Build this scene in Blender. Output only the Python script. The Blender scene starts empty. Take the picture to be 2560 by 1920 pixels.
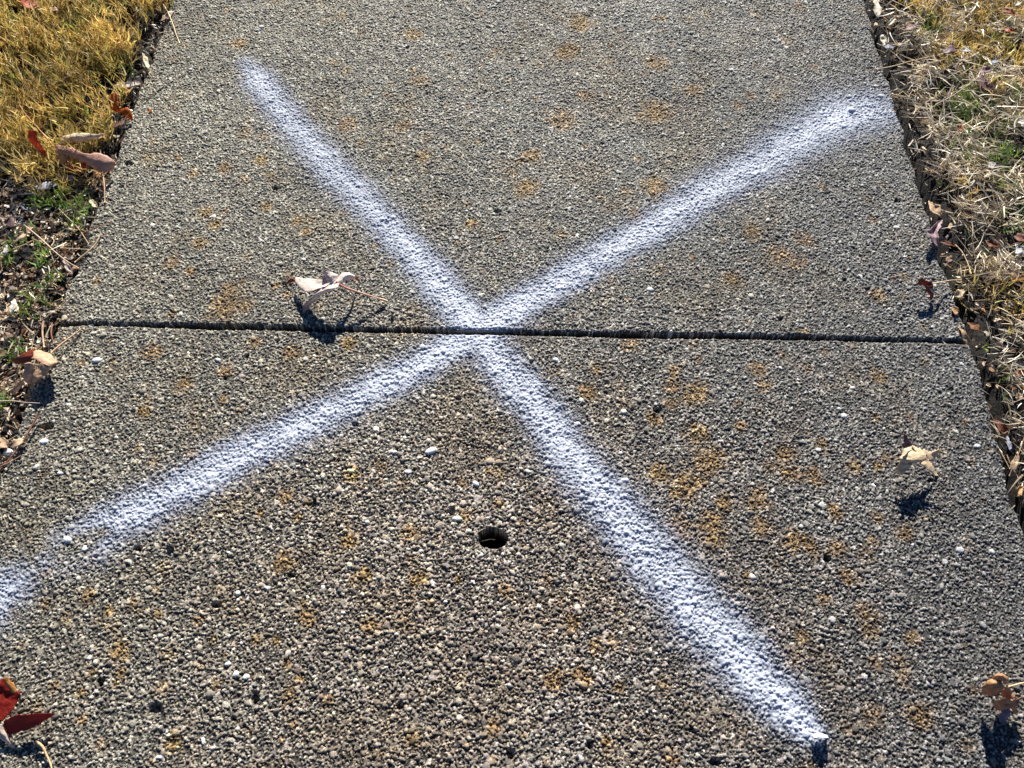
import bpy, math, random
import numpy as np
from mathutils import Vector, Matrix
random.seed(7); rng = np.random.default_rng(11)
sc = bpy.context.scene
COL = sc.collection

# ------------------------------------------------------------------ camera
F = 2002.0; CU, CV = 1280.0, 960.0            # focal length and centre in pixels of the 2560 px photograph
CAM = np.array([0.023648, -0.673308, 1.030699])
RW = np.array([[0.999709083, -0.0205020596, 0.0127048968],
               [0.0241003469, 0.870071706, -0.492335657],
               [-0.000960276263, 0.492498621, 0.870312694]])   # camera axes -> world
cd = bpy.data.cameras.new('camera'); cam = bpy.data.objects.new('camera', cd); COL.objects.link(cam)
cd.sensor_width = 36.0; cd.lens = F / 2560 * 36.0; cd.clip_start = 0.01; cd.clip_end = 500
m = Matrix([list(RW[i]) + [CAM[i]] for i in range(3)] + [[0, 0, 0, 1]])
cam.matrix_world = m
sc.camera = cam

# ------------------------------------------------------------------ light
ELEV, AZ = math.radians(27), math.radians(2.0)          # sun ahead of the camera, a little right
w = bpy.data.worlds.new('World'); sc.world = w; w.use_nodes = True
nt = w.node_tree; bg = nt.nodes['Background']
sky = nt.nodes.new('ShaderNodeTexSky'); sky.sky_type = 'NISHITA'; sky.sun_disc = False
sky.sun_elevation = ELEV; sky.sun_rotation = AZ; sky.ozone_density = 7.0; sky.dust_density = 0.0; sky.air_density = 0.75; sky.altitude = 1500
nt.links.new(sky.outputs[0], bg.inputs[0]); bg.inputs[1].default_value = 0.05
sl = bpy.data.lights.new('sun', 'SUN'); sl.energy = 5.0; sl.angle = math.radians(0.5); sl.color = (1, .96, .90)
so = bpy.data.objects.new('sun', sl); COL.objects.link(so)
sdir = Vector((math.sin(AZ) * math.cos(ELEV), math.cos(AZ) * math.cos(ELEV), math.sin(ELEV)))
so.rotation_euler = (-sdir).to_track_quat('-Z', 'Y').to_euler(); so.location = sdir * 5
sc.view_settings.view_transform = 'Standard'; sc.view_settings.look = 'None'
sc.view_settings.exposure = 1.1; sc.view_settings.gamma = 1.0

# ------------------------------------------------------------------ helpers
def P(u, v, h=0.0):
    """the point at height h (metres) seen at photo pixel (u, v)"""
    d = RW @ np.array([u - CU, CV - v, -F])
    return CAM + d * ((h - CAM[2]) / d[2])
def PA(uv, h=0.0):
    return np.array([P(u, v, h) for u, v in uv])
def lin(r, g, b):
    f = lambda c: (c / 255 / 12.92) if c <= 10 else ((c / 255 + .055) / 1.055) ** 2.4
    return np.array([f(r), f(g), f(b)])
def tag(o, label=None, cat=None, group=None, kind=None):
    if label: o['label'] = label
    if cat: o['category'] = cat
    if group: o['group'] = group
    if kind: o['kind'] = kind
    return o
def empty(name, loc, label, cat, group=None):
    o = bpy.data.objects.new(name, None); COL.objects.link(o); o.location = loc
    o.empty_display_size = .02
    return tag(o, label, cat, group)
def mesh(name, V, Fq, mats, parent=None, col=None, uv=None, smooth=True, attrs=None, tri=False):
    V = np.asarray(V, dtype=np.float32).reshape(-1, 3)
    if parent is not None: V = V - np.array(parent.location, dtype=np.float32)
    Fq = np.asarray(Fq, dtype=np.int32); k = Fq.shape[1]; n = len(Fq)
    me = bpy.data.meshes.new(name)
    me.vertices.add(len(V)); me.vertices.foreach_set('co', V.ravel())
    me.loops.add(n * k); me.loops.foreach_set('vertex_index', Fq.ravel())
    me.polygons.add(n); me.polygons.foreach_set('loop_start', np.arange(0, n * k, k, dtype=np.int32))
    me.polygons.foreach_set('use_smooth', np.full(n, smooth))
    me.update(calc_edges=True)
    if col is not None:
        a = me.attributes.new('tint', 'FLOAT_COLOR', 'POINT')
        c = np.ones((len(V), 4), np.float32); c[:, :3] = col; a.data.foreach_set('color', c.ravel())
    for kx, val in (attrs or {}).items():
        a = me.attributes.new(kx, 'FLOAT', 'POINT'); a.data.foreach_set('value', np.asarray(val, np.float32).ravel())
    if uv is not None:
        l = me.uv_layers.new(name='UVMap'); l.data.foreach_set('uv', np.asarray(uv, np.float32)[Fq.ravel()].ravel())
    for mt in (mats if isinstance(mats, (list, tuple)) else [mats]): me.materials.append(mt)
    o = bpy.data.objects.new(name, me); COL.objects.link(o)
    if parent is not None: o.parent = parent
    return o
def vnoise(x, y, s, seed):
    """smooth value noise, cell size s, values 0..1"""
    r = np.random.default_rng(seed).random((256, 256)).astype(np.float32)
    X = x / s; Y = y / s; xi = np.floor(X).astype(int); yi = np.floor(Y).astype(int)
    fx = X - xi; fy = Y - yi; fx = fx * fx * (3 - 2 * fx); fy = fy * fy * (3 - 2 * fy)
    a = r[xi & 255, yi & 255]; b = r[(xi + 1) & 255, yi & 255]; c = r[xi & 255, (yi + 1) & 255]; d = r[(xi + 1) & 255, (yi + 1) & 255]
    return (a * (1 - fx) + b * fx) * (1 - fy) + (c * (1 - fx) + d * fx) * fy
def fbm(x, y, s, seed, n=4):
    t = 0; a = .5; tot = 0
    for i in range(n): t = t + a * vnoise(x + i * 7.3, y - i * 3.1, s / 2 ** i, seed + i); tot += a; a *= .5
    return t / tot

# ------------------------------------------------------------------ materials
def mat(name):
    mt = bpy.data.materials.new(name); mt.use_nodes = True; t = mt.node_tree
    return mt, t, t.nodes['Principled BSDF'], t.nodes['Material Output']
def attr(t, n):
    a = t.nodes.new('ShaderNodeAttribute'); a.attribute_name = n; return a
def noise(t, scale, detail=3, rough=.6, vec=None):
    n = t.nodes.new('ShaderNodeTexNoise'); n.inputs['Scale'].default_value = scale
    n.inputs['Detail'].default_value = detail; n.inputs['Roughness'].default_value = rough
    c = t.nodes.new('ShaderNodeTexCoord'); t.links.new(c.outputs['Object'], n.inputs['Vector']); return n
def ramp(t, fac, stops):
    r = t.nodes.new('ShaderNodeValToRGB'); e = r.color_ramp.elements
    while len(e) < len(stops): e.new(.5)
    for x, (p, c) in zip(e, stops): x.position = p; x.color = (c, c, c, 1) if np.isscalar(c) else (*c, 1)
    t.links.new(fac, r.inputs[0]); return r
def mul(t, a, b, fac=1.0, mode='MULTIPLY'):
    x = t.nodes.new('ShaderNodeMix'); x.data_type = 'RGBA'; x.blend_type = mode; x.inputs[0].default_value = fac
    t.links.new(a, x.inputs[6]); t.links.new(b, x.inputs[7]); return x.outputs[2]
def bump(t, b, hgt, dist, strength=1.0):
    x = t.nodes.new('ShaderNodeBump'); x.inputs['Distance'].default_value = dist; x.inputs['Strength'].default_value = strength
    t.links.new(hgt, x.inputs['Height']); t.links.new(x.outputs[0], b.inputs['Normal'])

def concrete_mat():
    mt, t, b, o = mat('exposed_aggregate_concrete')
    a = attr(t, 'tint')
    n = noise(t, 900, 2, .7)
    r = ramp(t, n.outputs['Fac'], [(.3, .45), (.7, 1.6)])
    t.links.new(mul(t, a.outputs['Color'], r.outputs[0]), b.inputs['Base Color'])
    b.inputs['Roughness'].default_value = .62; b.inputs['Specular IOR Level'].default_value = .45
    n2 = noise(t, 800, 4, .75); bump(t, b, n2.outputs['Fac'], .0018, 1.0)
    return mt
M_CONC = concrete_mat()

def paint_mat():
    mt, t, b, o = mat('white_spray_paint')
    n = noise(t, 520, 3, .75)
    s = attr(t, 'paint')
    ma = t.nodes.new('ShaderNodeMath'); ma.operation = 'MULTIPLY_ADD'; ma.inputs[1].default_value = 1.5; ma.inputs[2].default_value = -.83
    t.links.new(n.outputs['Fac'], ma.inputs[0])
    ad = t.nodes.new('ShaderNodeMath'); ad.operation = 'ADD'; t.links.new(ma.outputs[0], ad.inputs[0]); t.links.new(s.outputs['Fac'], ad.inputs[1])
    al = ramp(t, ad.outputs[0], [(.03, 0.0), (.92, .90)])
    cr = ramp(t, s.outputs['Fac'], [(.12, (.66, .74, .94)), (.55, (.54, .60, .73)), (.95, (.60, .64, .73))]); t.links.new(cr.outputs[0], b.inputs['Base Color']); b.inputs['Roughness'].default_value = .5
    t.links.new(al.outputs[0], b.inputs['Alpha'])
    n2 = noise(t, 800, 3, .7); bump(t, b, n2.outputs['Fac'], .0013, .8)
    return mt
M_PAINT = paint_mat()

def soil_mat():
    mt, t, b, o = mat('dark_soil')
    n = noise(t, 160, 5, .7)
    r = ramp(t, n.outputs['Fac'], [(.3, (.004, .003, .0025)), (.55, (.012, .009, .007)), (.8, (.045, .032, .022))])
    t.links.new(r.outputs[0], b.inputs['Base Color']); b.inputs['Roughness'].default_value = .95
    n2 = noise(t, 300, 4, .7); bump(t, b, n2.outputs['Fac'], .004)
    return mt
M_SOIL = soil_mat()

def tint_mat(name, rough=.6, trans=.3, spec=.3, nscale=0, amt=.3):
    mt, t, b, o = mat(name)
    a = attr(t, 'tint'); c = a.outputs['Color']
    if nscale:
        n = noise(t, nscale, 3, .6); r = ramp(t, n.outputs['Fac'], [(.3, 1 - amt), (.7, 1 + amt)])
        c = mul(t, c, r.outputs[0])
    t.links.new(c, b.inputs['Base Color']); b.inputs['Roughness'].default_value = rough; b.inputs['Specular IOR Level'].default_value = spec
    if trans > 0:
        tr = t.nodes.new('ShaderNodeBsdfTranslucent'); t.links.new(c, tr.inputs[0])
        mx = t.nodes.new('ShaderNodeMixShader'); mx.inputs[0].default_value = trans
        t.links.new(b.outputs[0], mx.inputs[1]); t.links.new(tr.outputs[0], mx.inputs[2]); t.links.new(mx.outputs[0], o.inputs[0])
    return mt
M_GRASS = tint_mat('grass_blade', .5, .35, .3)
M_STRAW = tint_mat('dry_straw', .55, .2, .35)
M_LITTER = tint_mat('leaf_crumbs', .7, .15, .2, 500, .3)
M_TWIG = tint_mat('twig_bark', .6, 0, .3, 700, .35)
M_STONE = tint_mat('pebble_stone', .5, 0, .4, 600, .25)

_lm = {}
def leaf_mat(col, vein=(1.25, 1.2, 1.1), trans=.3, blotch=.35, spots=None):
    key = (tuple(np.round(col, 3)), tuple(vein), trans, blotch)
    if key in _lm: return _lm[key]
    mt, t, b, o = mat('dry_leaf')
    uv = t.nodes.new('ShaderNodeUVMap'); sep = t.nodes.new('ShaderNodeSeparateXYZ'); t.links.new(uv.outputs[0], sep.inputs[0])
    def M2(op, a, bb=None, c=None):
        x = t.nodes.new('ShaderNodeMath'); x.operation = op
        for i, v in enumerate((a, bb, c)):
            if v is None: continue
            if isinstance(v, (int, float)): x.inputs[i].default_value = v
            else: t.links.new(v, x.inputs[i])
        return x.outputs[0]
    side = M2('ABSOLUTE', M2('SUBTRACT', sep.outputs[1], .5))          # 0 at midrib, .5 at the margin
    ph = M2('FRACT', M2('SUBTRACT', M2('MULTIPLY', sep.outputs[0], 7.0), M2('MULTIPLY', side, 3.2)))
    v1 = M2('LESS_THAN', M2('ABSOLUTE', M2('SUBTRACT', ph, .5)), .055)
    v2 = M2('LESS_THAN', side, .028)
    vv = M2('MAXIMUM', M2('MULTIPLY', v1, .55), v2)
    n = noise(t, 110, 5, .65)
    lo = tuple(np.array(col) * (1 - blotch)); hi = tuple(np.minimum(np.array(col) * (1 + blotch * .8), .95))
    base = ramp(t, n.outputs['Fac'], [(.32, lo), (.52, tuple(col)), (.72, hi)]).outputs[0]
    n3 = noise(t, 600, 2, .7); sp = ramp(t, n3.outputs['Fac'], [(.62, 1.0), (.72, .55)]).outputs[0]
    base = mul(t, base, sp)
    mx = t.nodes.new('ShaderNodeMix'); mx.data_type = 'RGBA'; t.links.new(vv, mx.inputs[0]); t.links.new(base, mx.inputs[6])
    mx.inputs[7].default_value = (*np.minimum(np.array(col) * np.array(vein), .95), 1)
    c = mx.outputs[2]
    t.links.new(c, b.inputs['Base Color']); b.inputs['Roughness'].default_value = .55; b.inputs['Specular IOR Level'].default_value = .35
    n2 = noise(t, 260, 4, .6)
    hh = M2('ADD', n2.outputs['Fac'], M2('MULTIPLY', vv, .5)); bump(t, b, hh, .0012, .8)
    tr = t.nodes.new('ShaderNodeBsdfTranslucent'); t.links.new(c, tr.inputs[0])
    ms = t.nodes.new('ShaderNodeMixShader'); ms.inputs[0].default_value = trans
    t.links.new(b.outputs[0], ms.inputs[1]); t.links.new(tr.outputs[0], ms.inputs[2]); t.links.new(ms.outputs[0], o.inputs[0])
    _lm[key] = mt
    return mt

# ------------------------------------------------------------------ pavement slabs
W2 = 0.700
HOLE = P(1232, 1346)[:2]
PITS = [(387, 1772, 9, 9), (637, 1748, 5, 9), (540, 1512, 8, 5), (1277, 1888, 7, 9), (114, 1066, 11, 6), (323, 410, 8, 6),
        (692, 472, 9, 4), (2245, 502, 6, 5), (618, 890, 4, 5), (1642, 1024, 7, 5), (1128, 1278, 7, 7), (345, 1371, 6, 5), (1245, 530, 6, 5),
        (2110, 700, 5, 4), (980, 800, 3, 8), (2068, 1398, 5, 5), (1475, 1862, 6, 6), (1790, 1905, 7, 5), (250, 1708, 4, 6), (1000, 1765, 5, 5)]
PITS = [(P(a, b)[0], P(a, b)[1], c / 1250, d / 1250) for a, b, c, d in PITS]
STAINS = [(710,1245,22),(770,1260,12),(680,1160,18),(745,1290,14),(648,1280,12),(880,1190,20),(872,1352,20),(706,1405,28),(1025,1330,28),(910,1433,18),
 (1050,1445,25),(1147,1450,10),(1225,1178,12),(1155,1207,12),(1250,1262,16),(1262,1475,18),(770,1545,28),(925,1565,20),(1685,930,15),(1680,965,20),
 (1740,985,35),(1675,1010,18),(1638,1045,20),(1745,1080,30),(1850,1065,14),(1775,1150,35),(1650,1185,30),(1710,1215,34),(1690,1230,20),(1745,1205,18),(1960,1135,28),(1975,1180,30),
 (2055,1110,18),(2040,1190,25),(2190,1045,14),(2200,940,22),(2195,1165,16),(2140,1165,18),(1890,1250,32),(1810,1255,25),(1780,1310,35),(1700,1315,28),
 (1900,1315,28),(2090,1280,20),(2195,1295,16),(1780,1350,30),(1985,1355,28),(2020,1360,22),(2090,1370,26),(1895,925,25),(1910,965,20),(565,422,18),
 (482,435,14),(655,402,18),(515,532,20),(563,530,9),(540,562,18),(500,608,22),(430,660,18),(478,680,14),(665,520,14),(765,580,14),(745,555,12),
 (935,615,12),(575,730,28),(565,770,40),(610,770,20),(430,785,12),(605,705,10),(690,715,12),(640,855,18),(450,395,12),(222,1488,22),(332,1510,16),
 (272,1527,13),(395,1535,14),(500,1550,14),(300,1625,28),(303,1685,16),(230,1680,12),(205,1730,12),(540,1713,14),(533,1600,13),(560,1638,8),
 (640,1600,12),(692,1600,12),(720,1737,22),(435,1860,22),(205,1800,14),(750,1695,14),(2115,1440,18),(2260,1335,22),(2170,1545,34),(2175,1575,26),
 (2060,1495,18),(2120,1440,20),(1450,1690,22),(1490,1615,22),(1550,1720,14),(1380,1700,26),(2300,1790,34),(2190,1660,24),(2180,1785,26),(1230,1820,18),
 (1430,1560,20),(1460,1700,24),(1680,1900,22),(2005,1590,18),(1400,1680,14),(870,310,25),(1010,315,22),(1640,280,40),(1050,205,22),(1450,60,35),
 (1640,160,30),(1400,300,35),(1460,240,20),(1320,470,30),(1330,390,22),(1950,640,30),(1990,660,24),(1880,580,26),(1640,470,30),(1030,90,22),(1420,130,26),
 (2200,740,20),(1580,860,22),(1470,980,24),(1830,700,26),(2010,600,26),(1590,540,24),(1060,390,18),(1730,230,22),(1180,560,18),(600,110,20),
 (360,1030,18),(460,960,22),(560,930,20),(380,880,24),(560,1000,14),(870,860,20),(730,880,22)]
STONES = [(1078,1127,18,9,.9),(985,1130,8,6,.8),(877,1178,11,6,.95),(847,1226,10,9,.6),(1075,1216,8,9,.7),(1224,1154,12,9,.6),(1190,1210,11,6,.95),
 (1158,1258,10,8,.75),(1098,1313,9,12,.45),(1000,1297,6,11,.7),(1194,1297,5,9,.75),(1150,1336,9,8,.5),(1143,1297,15,7,.8),(1950,920,6,4,1),(2110,1040,9,7,1),
 (2130,970,8,5,.9),(2097,1023,6,5,.8),(243,902,14,8,.9),(235,835,10,5,.65),(110,1104,12,8,1),(93,1167,7,9,.95),(151,1184,8,5,1),(170,1350,12,8,1),
 (212,1373,8,7,.85),(65,1262,9,7,.6),(362,1215,9,5,1),(498,1620,9,9,.7),(570,1660,8,6,.9),(590,1685,9,8,.95),(615,1693,10,7,.95),(440,1832,11,9,.5),
 (400,1893,12,5,1),(508,1853,6,10,.9),(652,1463,9,7,.6),(668,1470,9,5,.95),(595,1483,8,7,.9),(1443,1520,9,11,.8),(2400,1375,11,9,.85),(2440,1115,9,6,1),
 (1805,1440,9,7,.7),(1880,1442,10,8,.9),(1625,725,9,7,.9),(1562,1200,12,6,.9),(1370,1160,9,6,.9),(760,650,6,4,.9),(655,70,7,4,.9),(2127,278,10,8,1),
 (2108,318,7,6,1),(2200,243,7,6,1),(960,1490,9,7,.5),(1450,1892,8,6,.95),(240,1655,7,6,.95),(225,1645,6,7,1),(1020,1180,10,6,.9),(545,900,8,5,.9),
 (2240,570,8,5,.95),(1390,900,9,6,.95),(1560,1030,8,6,.9),(2480,1380,9,7,.85),(1320,1180,8,5,.8),(700,1130,9,5,.9)]
PAL = np.array([lin(*c) for c in [(205,196,178),(186,178,158),(160,152,136),(140,134,124),(222,214,200),(178,160,134),(150,128,106),(120,112,104),
                                  (196,182,170),(164,150,146),(104,98,94),(236,232,224)]])
PW = np.array([16, 17, 15, 10, 8, 10, 7, 7, 7, 5, 5, 3.]); PW /= PW.sum()

# spray strokes: photo px (u, v), full width px, strength
K = 2560 / 2212
ARM_A = [(535,140,44,.5),(556,170,62,.85),(640,280,70,.74),(740,390,78,.76),(830,480,76,.8),(930,590,82,.86),(1010,690,86,1.0),(1080,780,84,.92),
         (1160,880,88,.88),(1230,980,96,.9),(1310,1080,108,.86),(1400,1190,120,.84),(1500,1310,122,.84),(1600,1420,112,.9),(1690,1520,90,1.0),(1750,1582,52,1.15)]
ARM_B = [(1935,242,90,.5),(1880,240,116,.72),(1820,250,120,.9),(1740,295,104,.78),(1640,355,98,.76),(1540,408,92,.8),(1440,472,84,.84),(1340,532,78,.84),
         (1240,592,76,.86),(1140,652,78,.92),(1040,712,84,1.0),(950,762,76,.95),(850,820,76,.9),(750,872,80,.88),(650,922,84,.9),(550,968,86,.88),
         (450,1022,88,.86),(350,1078,92,.86),(270,1118,96,.9),(200,1158,100,.9),(150,1184,90,.8),(105,1206,56,.62)]
ARM_C = [(66,1236,60,.34),(20,1268,100,.72),(-30,1300,120,.8),(-90,1340,120,.8)]
def stroke_mask(x, y, seed=5):
    out = np.zeros(x.shape, np.float32)
    wx = x + (fbm(x, y, .03, 91) - .5) * .012; wy = y + (fbm(x, y, .03, 95) - .5) * .012
    for arm in (ARM_A, ARM_B, ARM_C):
        pts = PA([(a[0] * K, a[1] * K) for a in arm])[:, :2]
        mpp = np.array([np.linalg.norm(P(a[0] * K + 1, a[1] * K) - P(a[0] * K, a[1] * K)) for a in arm])
        wd = np.array([a[2] for a in arm]) * K * mpp * .43
        st = np.array([a[3] for a in arm])
        for i in range(len(arm) - 1):
            p, q = pts[i], pts[i + 1]; d = q - p; L2 = d @ d
            lo = np.minimum(p, q) - .13; hi = np.maximum(p, q) + .13
            sel = (x > lo[0]) & (x < hi[0]) & (y > lo[1]) & (y < hi[1])
            if not sel.any(): continue
            xs = wx[sel]; ys = wy[sel]
            s = np.clip(((xs - p[0]) * d[0] + (ys - p[1]) * d[1]) / L2, 0, 1)
            dist = np.hypot(xs - p[0] - s * d[0], ys - p[1] - s * d[1])
            ww = wd[i] * (1 - s) + wd[i + 1] * s; ss = st[i] * (1 - s) + st[i + 1] * s
            r = dist / ww
            val = ss * (np.exp(-(r * .86) ** 2.0) * .93 + .13 * np.exp(-(r / 2.1) ** 2))
            out[sel] = np.maximum(out[sel], val)
    # the spot left bare near the lower end of the left arm
    c = P(205, 1352)[:2]; g = P(250, 1330)[:2]
    for cc, rr in ((c, .016), (g, .010), (P(170, 1385)[:2], .02)):
        out *= 1 - .8 * np.exp(-(((x - cc[0]) / (rr * 1.9)) ** 2 + ((y - cc[1]) / rr) ** 2) ** 1.5)
    out *= .80 + .40 * fbm(x, y, .022, 301)
    return out

def joint_wave(x, seed):
    return (vnoise(x + 9, x * 0, .09, seed) - .5) * .0028 + (vnoise(x + 9, x * 0, .012, seed + 1) - .5) * .0016

def pebble_field(xs, ys, seed, coarse):
    """height (m), pebble colour for a grid; xs, ys are 1D and uniformly spaced"""
    r = np.random.default_rng(seed)
    nx, ny = len(xs), len(ys); dx = xs[1] - xs[0]; dy = ys[1] - ys[0]
    H = np.full(nx * ny, -.0012, np.float32); ID = np.full(nx * ny, -1, np.int64)
    X0, Y0, LX, LY = xs[0], ys[0], xs[-1] - xs[0], ys[-1] - ys[0]
    cols = []; base = 0
    def splat(px, py, ra, rb, ang, hh, z0, col):
        nonlocal base
        k = int(np.ceil(max(ra.max(), rb.max()) / min(dx, dy))) + 1
        ix = np.round((px - X0) / dx).astype(int); iy = np.round((py - Y0) / dy).astype(int)
        zs, idx, ids = [], [], []
        ca, sa = np.cos(ang), np.sin(ang); kk = np.arange(len(px))
        for i in range(-k, k + 1):
            for j in range(-k, k + 1):
                jx = ix + i; jy = iy + j
                ok = (jx >= 0) & (jx < nx) & (jy >= 0) & (jy < ny)
                ddx = X0 + jx * dx - px; ddy = Y0 + jy * dy - py
                u = (ddx * ca + ddy * sa) / ra; v = (-ddx * sa + ddy * ca) / rb
                d2 = u * u + v * v; ok &= d2 < 1
                zs.append((z0 + hh * np.sqrt(np.clip(1 - d2, 0, 1)))[ok]); idx.append((jx * ny + jy)[ok]); ids.append(kk[ok])
        zs = np.concatenate(zs); idx = np.concatenate(idx); ids = np.concatenate(ids)
        o = np.argsort(zs); zs, idx, ids = zs[o], idx[o], ids[o]
        Z = np.full(nx * ny, -1., np.float32); I = np.zeros(nx * ny, np.int64); Z[idx] = zs; I[idx] = ids
        up = Z > H; H[up] = Z[up]; ID[up] = I[up] + base
        cols.append(col); base += len(px)
    def near(x, y): return np.exp(-(((x + .02) / .52) ** 2 + ((y + .45) / .34) ** 2)) * (.6 + .8 * fbm(x, y, .08, 19))
    def batch(n, r0, r1, el, hk, z0, lightness=1., pw=PW, dens=None):
        px = X0 + r.random(n) * LX; py = Y0 + r.random(n) * LY
        if dens is not None: k_ = r.random(n) < dens(px, py); px, py = px[k_], py[k_]; n = len(px)
        ra = r0 + (r1 - r0) * r.random(n) ** 1.6; rb = ra * (el + (1 - el) * r.random(n))
        c = PAL[r.choice(len(PAL), n, p=pw)] * (.38 + .95 * r.random((n, 1)) ** 1.3) * (1 + .035 * r.normal(size=(n, 3))) * lightness
        splat(px, py, ra, rb, r.random(n) * 6.283, rb * hk * (.6 + .7 * r.random(n)), z0 + (r.random(n) - .5) * .0014, c)
    A = LX * LY
    batch(int(A * 190000), .0008, .0016, .55, 1.0, -.0003)
    batch(int(A * 9000), .0015, .0027, .5, .70, -.0001)
    batch(int(A * 30000), .0015, .0030, .5, .80, -.0001, dens=near)
    batch(int(A * 1600), .0028, .0050, .45, .45, .0002, dens=near)
    batch(int(A * 450 * coarse), .0026, .0045, .45, .45, .0003, 1.0)
    st = [s for s in STONES if ys[0] < P(s[0], s[1])[1] < ys[-1]]
    if st:
        pp = PA([(s[0], s[1]) for s in st]); mp = np.array([np.linalg.norm(P(s[0] + 1, s[1]) - P(s[0], s[1])) for s in st])
        ra = np.array([s[2] for s in st]) * mp * .85; rb = np.array([s[3] for s in st]) * mp * .95
        c = np.array([lin(240, 236, 226) * s[4] * 1.3 if s[4] > .75 else lin(196, 178, 160) * s[4] * 1.4 for s in st])
        splat(pp[:, 0], pp[:, 1], ra, rb, r.normal(0, .3, len(st)), np.minimum(ra, rb) * .55, np.full(len(st), .0007), c)
    cols = np.concatenate(cols); C = np.where(ID[:, None] >= 0, cols[np.maximum(ID, 0)], lin(44, 41, 38)).astype(np.float32)  # dirty cement in the gaps, darkened further to paint in crevice shade
    return H.reshape(nx, ny), C.reshape(nx, ny, 3)

PAINT_V, PAINT_F, PAINT_A = [], [], []
def make_slab(y0, y1, ztop, seed, jside, d=.00096):
    xs = np.arange(-W2, W2 + d / 2, d); ys = np.arange(y0, y1 + d / 2, d)
    nx, ny = len(xs), len(ys)
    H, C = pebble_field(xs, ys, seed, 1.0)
    X, Y = np.meshgrid(xs, ys, indexing='ij'); X = X.astype(np.float32); Y = Y.astype(np.float32)
    # relief and edges
    low = (fbm(X, Y, .12, 21) - .5) * .004 + (fbm(X, Y, .02, 31) - .5) * .0022
    nearw = np.exp(-(((X + .02) / .55) ** 2 + ((Y + .45) / .38) ** 2)); Z = H * (.84 + .26 * nearw + .3 * (fbm(X, Y, .05, 17) - .5)) + low
    ex = W2 - np.abs(X) ; ej = (Y - y0) if jside == 'low' else (y1 - Y); eo = (y1 - Y) if jside == 'low' else (Y - y0)
    def roll(e, r): return np.where(e < r, -(r - np.sqrt(np.clip(r * r - (r - e) ** 2, 0, None))), 0)
    rr = .010
    Z += roll(ex + (fbm(X, Y, .03, 41) - .5) * .006, rr) * .8
    if jside == 'low': Z += roll(ej + (fbm(X, Y, .02, 51) - .5) * .004, .0045) * 1.0
    else: Z += roll(ej + .002, .0035) * .7
    # drilled hole and small pits
    hx, hy = X - HOLE[0], Y - HOLE[1]; dd = np.hypot(hx, hy * 1.36) * (1 + .10 * (vnoise(np.arctan2(hy, hx) * .1 + 3, X * 0, .12, 77) - .5))
    Z -= .05 * np.clip((0.0195 - dd) / .0022, 0, 1) ** .8
    for px, py, a, b in PITS:
        q = np.sqrt(((X - px) / a) ** 2 + ((Y - py) / b) ** 2) * (.8 + .5 * vnoise(X, Y, .004, 88))
        Z -= .010 * np.clip(1.25 - q, 0, 1) ** .7
    r = np.random.default_rng(seed + 5)
    for k in range(50):
        px, py = r.uniform(-W2, W2), r.uniform(y0, y1); a = r.uniform(.0018, .0042)
        sx = slice(max(0, int((px - .012 + W2) / d)), int((px + .012 + W2) / d)); sy = slice(max(0, int((py - .012 - y0) / d)), int((py + .012 - y0) / d))
        if X[sx, sy].size == 0: continue
        q = np.hypot(X[sx, sy] - px, (Y[sx, sy] - py) * 1.3) / a; Z[sx, sy] -= .006 * np.clip(1.3 - q, 0, 1)
    # colour: cement film, weathering, painted glare, hole shade, lichen
    film = fbm(X, Y, .09, 61, 4); film2 = fbm(X, Y, .35, 63, 3)
    agg = np.exp(-(((X - .0) / .38) ** 2 + ((Y + .38) / .30) ** 2)) * .5      # most worn towards the near middle
    wear = np.clip(.30 + .5 * film - agg * .9, 0, .75)[..., None]
    cem = (lin(150, 147, 136)[None, None] * (1 + .25 * (film2[..., None] - .5)))
    C = C * (1 - wear) + cem * wear * (.25 + .9 * (C.mean(2, keepdims=True) / .3)) * .9
    C *= 1.12
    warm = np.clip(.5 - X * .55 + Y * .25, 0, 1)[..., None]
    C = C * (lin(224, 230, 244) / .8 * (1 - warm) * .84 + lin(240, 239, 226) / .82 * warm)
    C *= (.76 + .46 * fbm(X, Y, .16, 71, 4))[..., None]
    C *= (1.0 + .16 * np.clip((Y + .1) / .8, -.4, 1) - .14 * np.clip(X / .7, 0, 1))[..., None]     # glare painted into the far slab's colour; greyer right side
    br = np.clip((fbm(X, Y, .07, 66, 4) - .50) * 4, 0, 1)[..., None] * .45
    C *= 1 - br * np.array([.02, .18, .40])
    C *= 1 + nearw[..., None] * np.array([.12, .03, -.03])
    grit = fbm(X, Y, .006, 73, 2)[..., None]; C *= .78 + .44 * grit
    sm = np.zeros_like(X); sm2 = np.zeros_like(X)
    pts = list(STAINS)
    wob = .55 + .9 * fbm(X, Y, .016, 81, 3)
    wob2 = fbm(X, Y, .005, 85, 2)
    L = [(*P(u, v)[:2], rr_ * np.linalg.norm(P(u + 1, v) - P(u, v)), 1.0) for u, v, rr_ in pts]
    for k in range(320):
        L.append((r.uniform(-W2, W2), r.uniform(y0, y1), r.uniform(.003, .012), r.uniform(.15, .75)))
    for px, py, a, s in L:
        if not (y0 - .05 < py < y1 + .05): continue
        R = a * 2.4; i0 = max(0, int((px - R + W2) / d)); i1 = max(0, int((px + R + W2) / d)); j0 = max(0, int((py - R - y0) / d)); j1 = max(0, int((py + R - y0) / d))
        if i1 <= i0 or j1 <= j0: continue
        S = (slice(i0, i1), slice(j0, j1))
        q = np.hypot(X[S] - px, (Y[S] - py) * .95) / a * wob[S]
        v = s * np.clip(1.35 - q, 0, 1) * r.uniform(.7, 1.0); hue = r.random()
        nz = v > sm[S]; sm2[S] = np.where(nz, hue, sm2[S]); sm[S] = np.maximum(sm[S], v)
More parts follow.
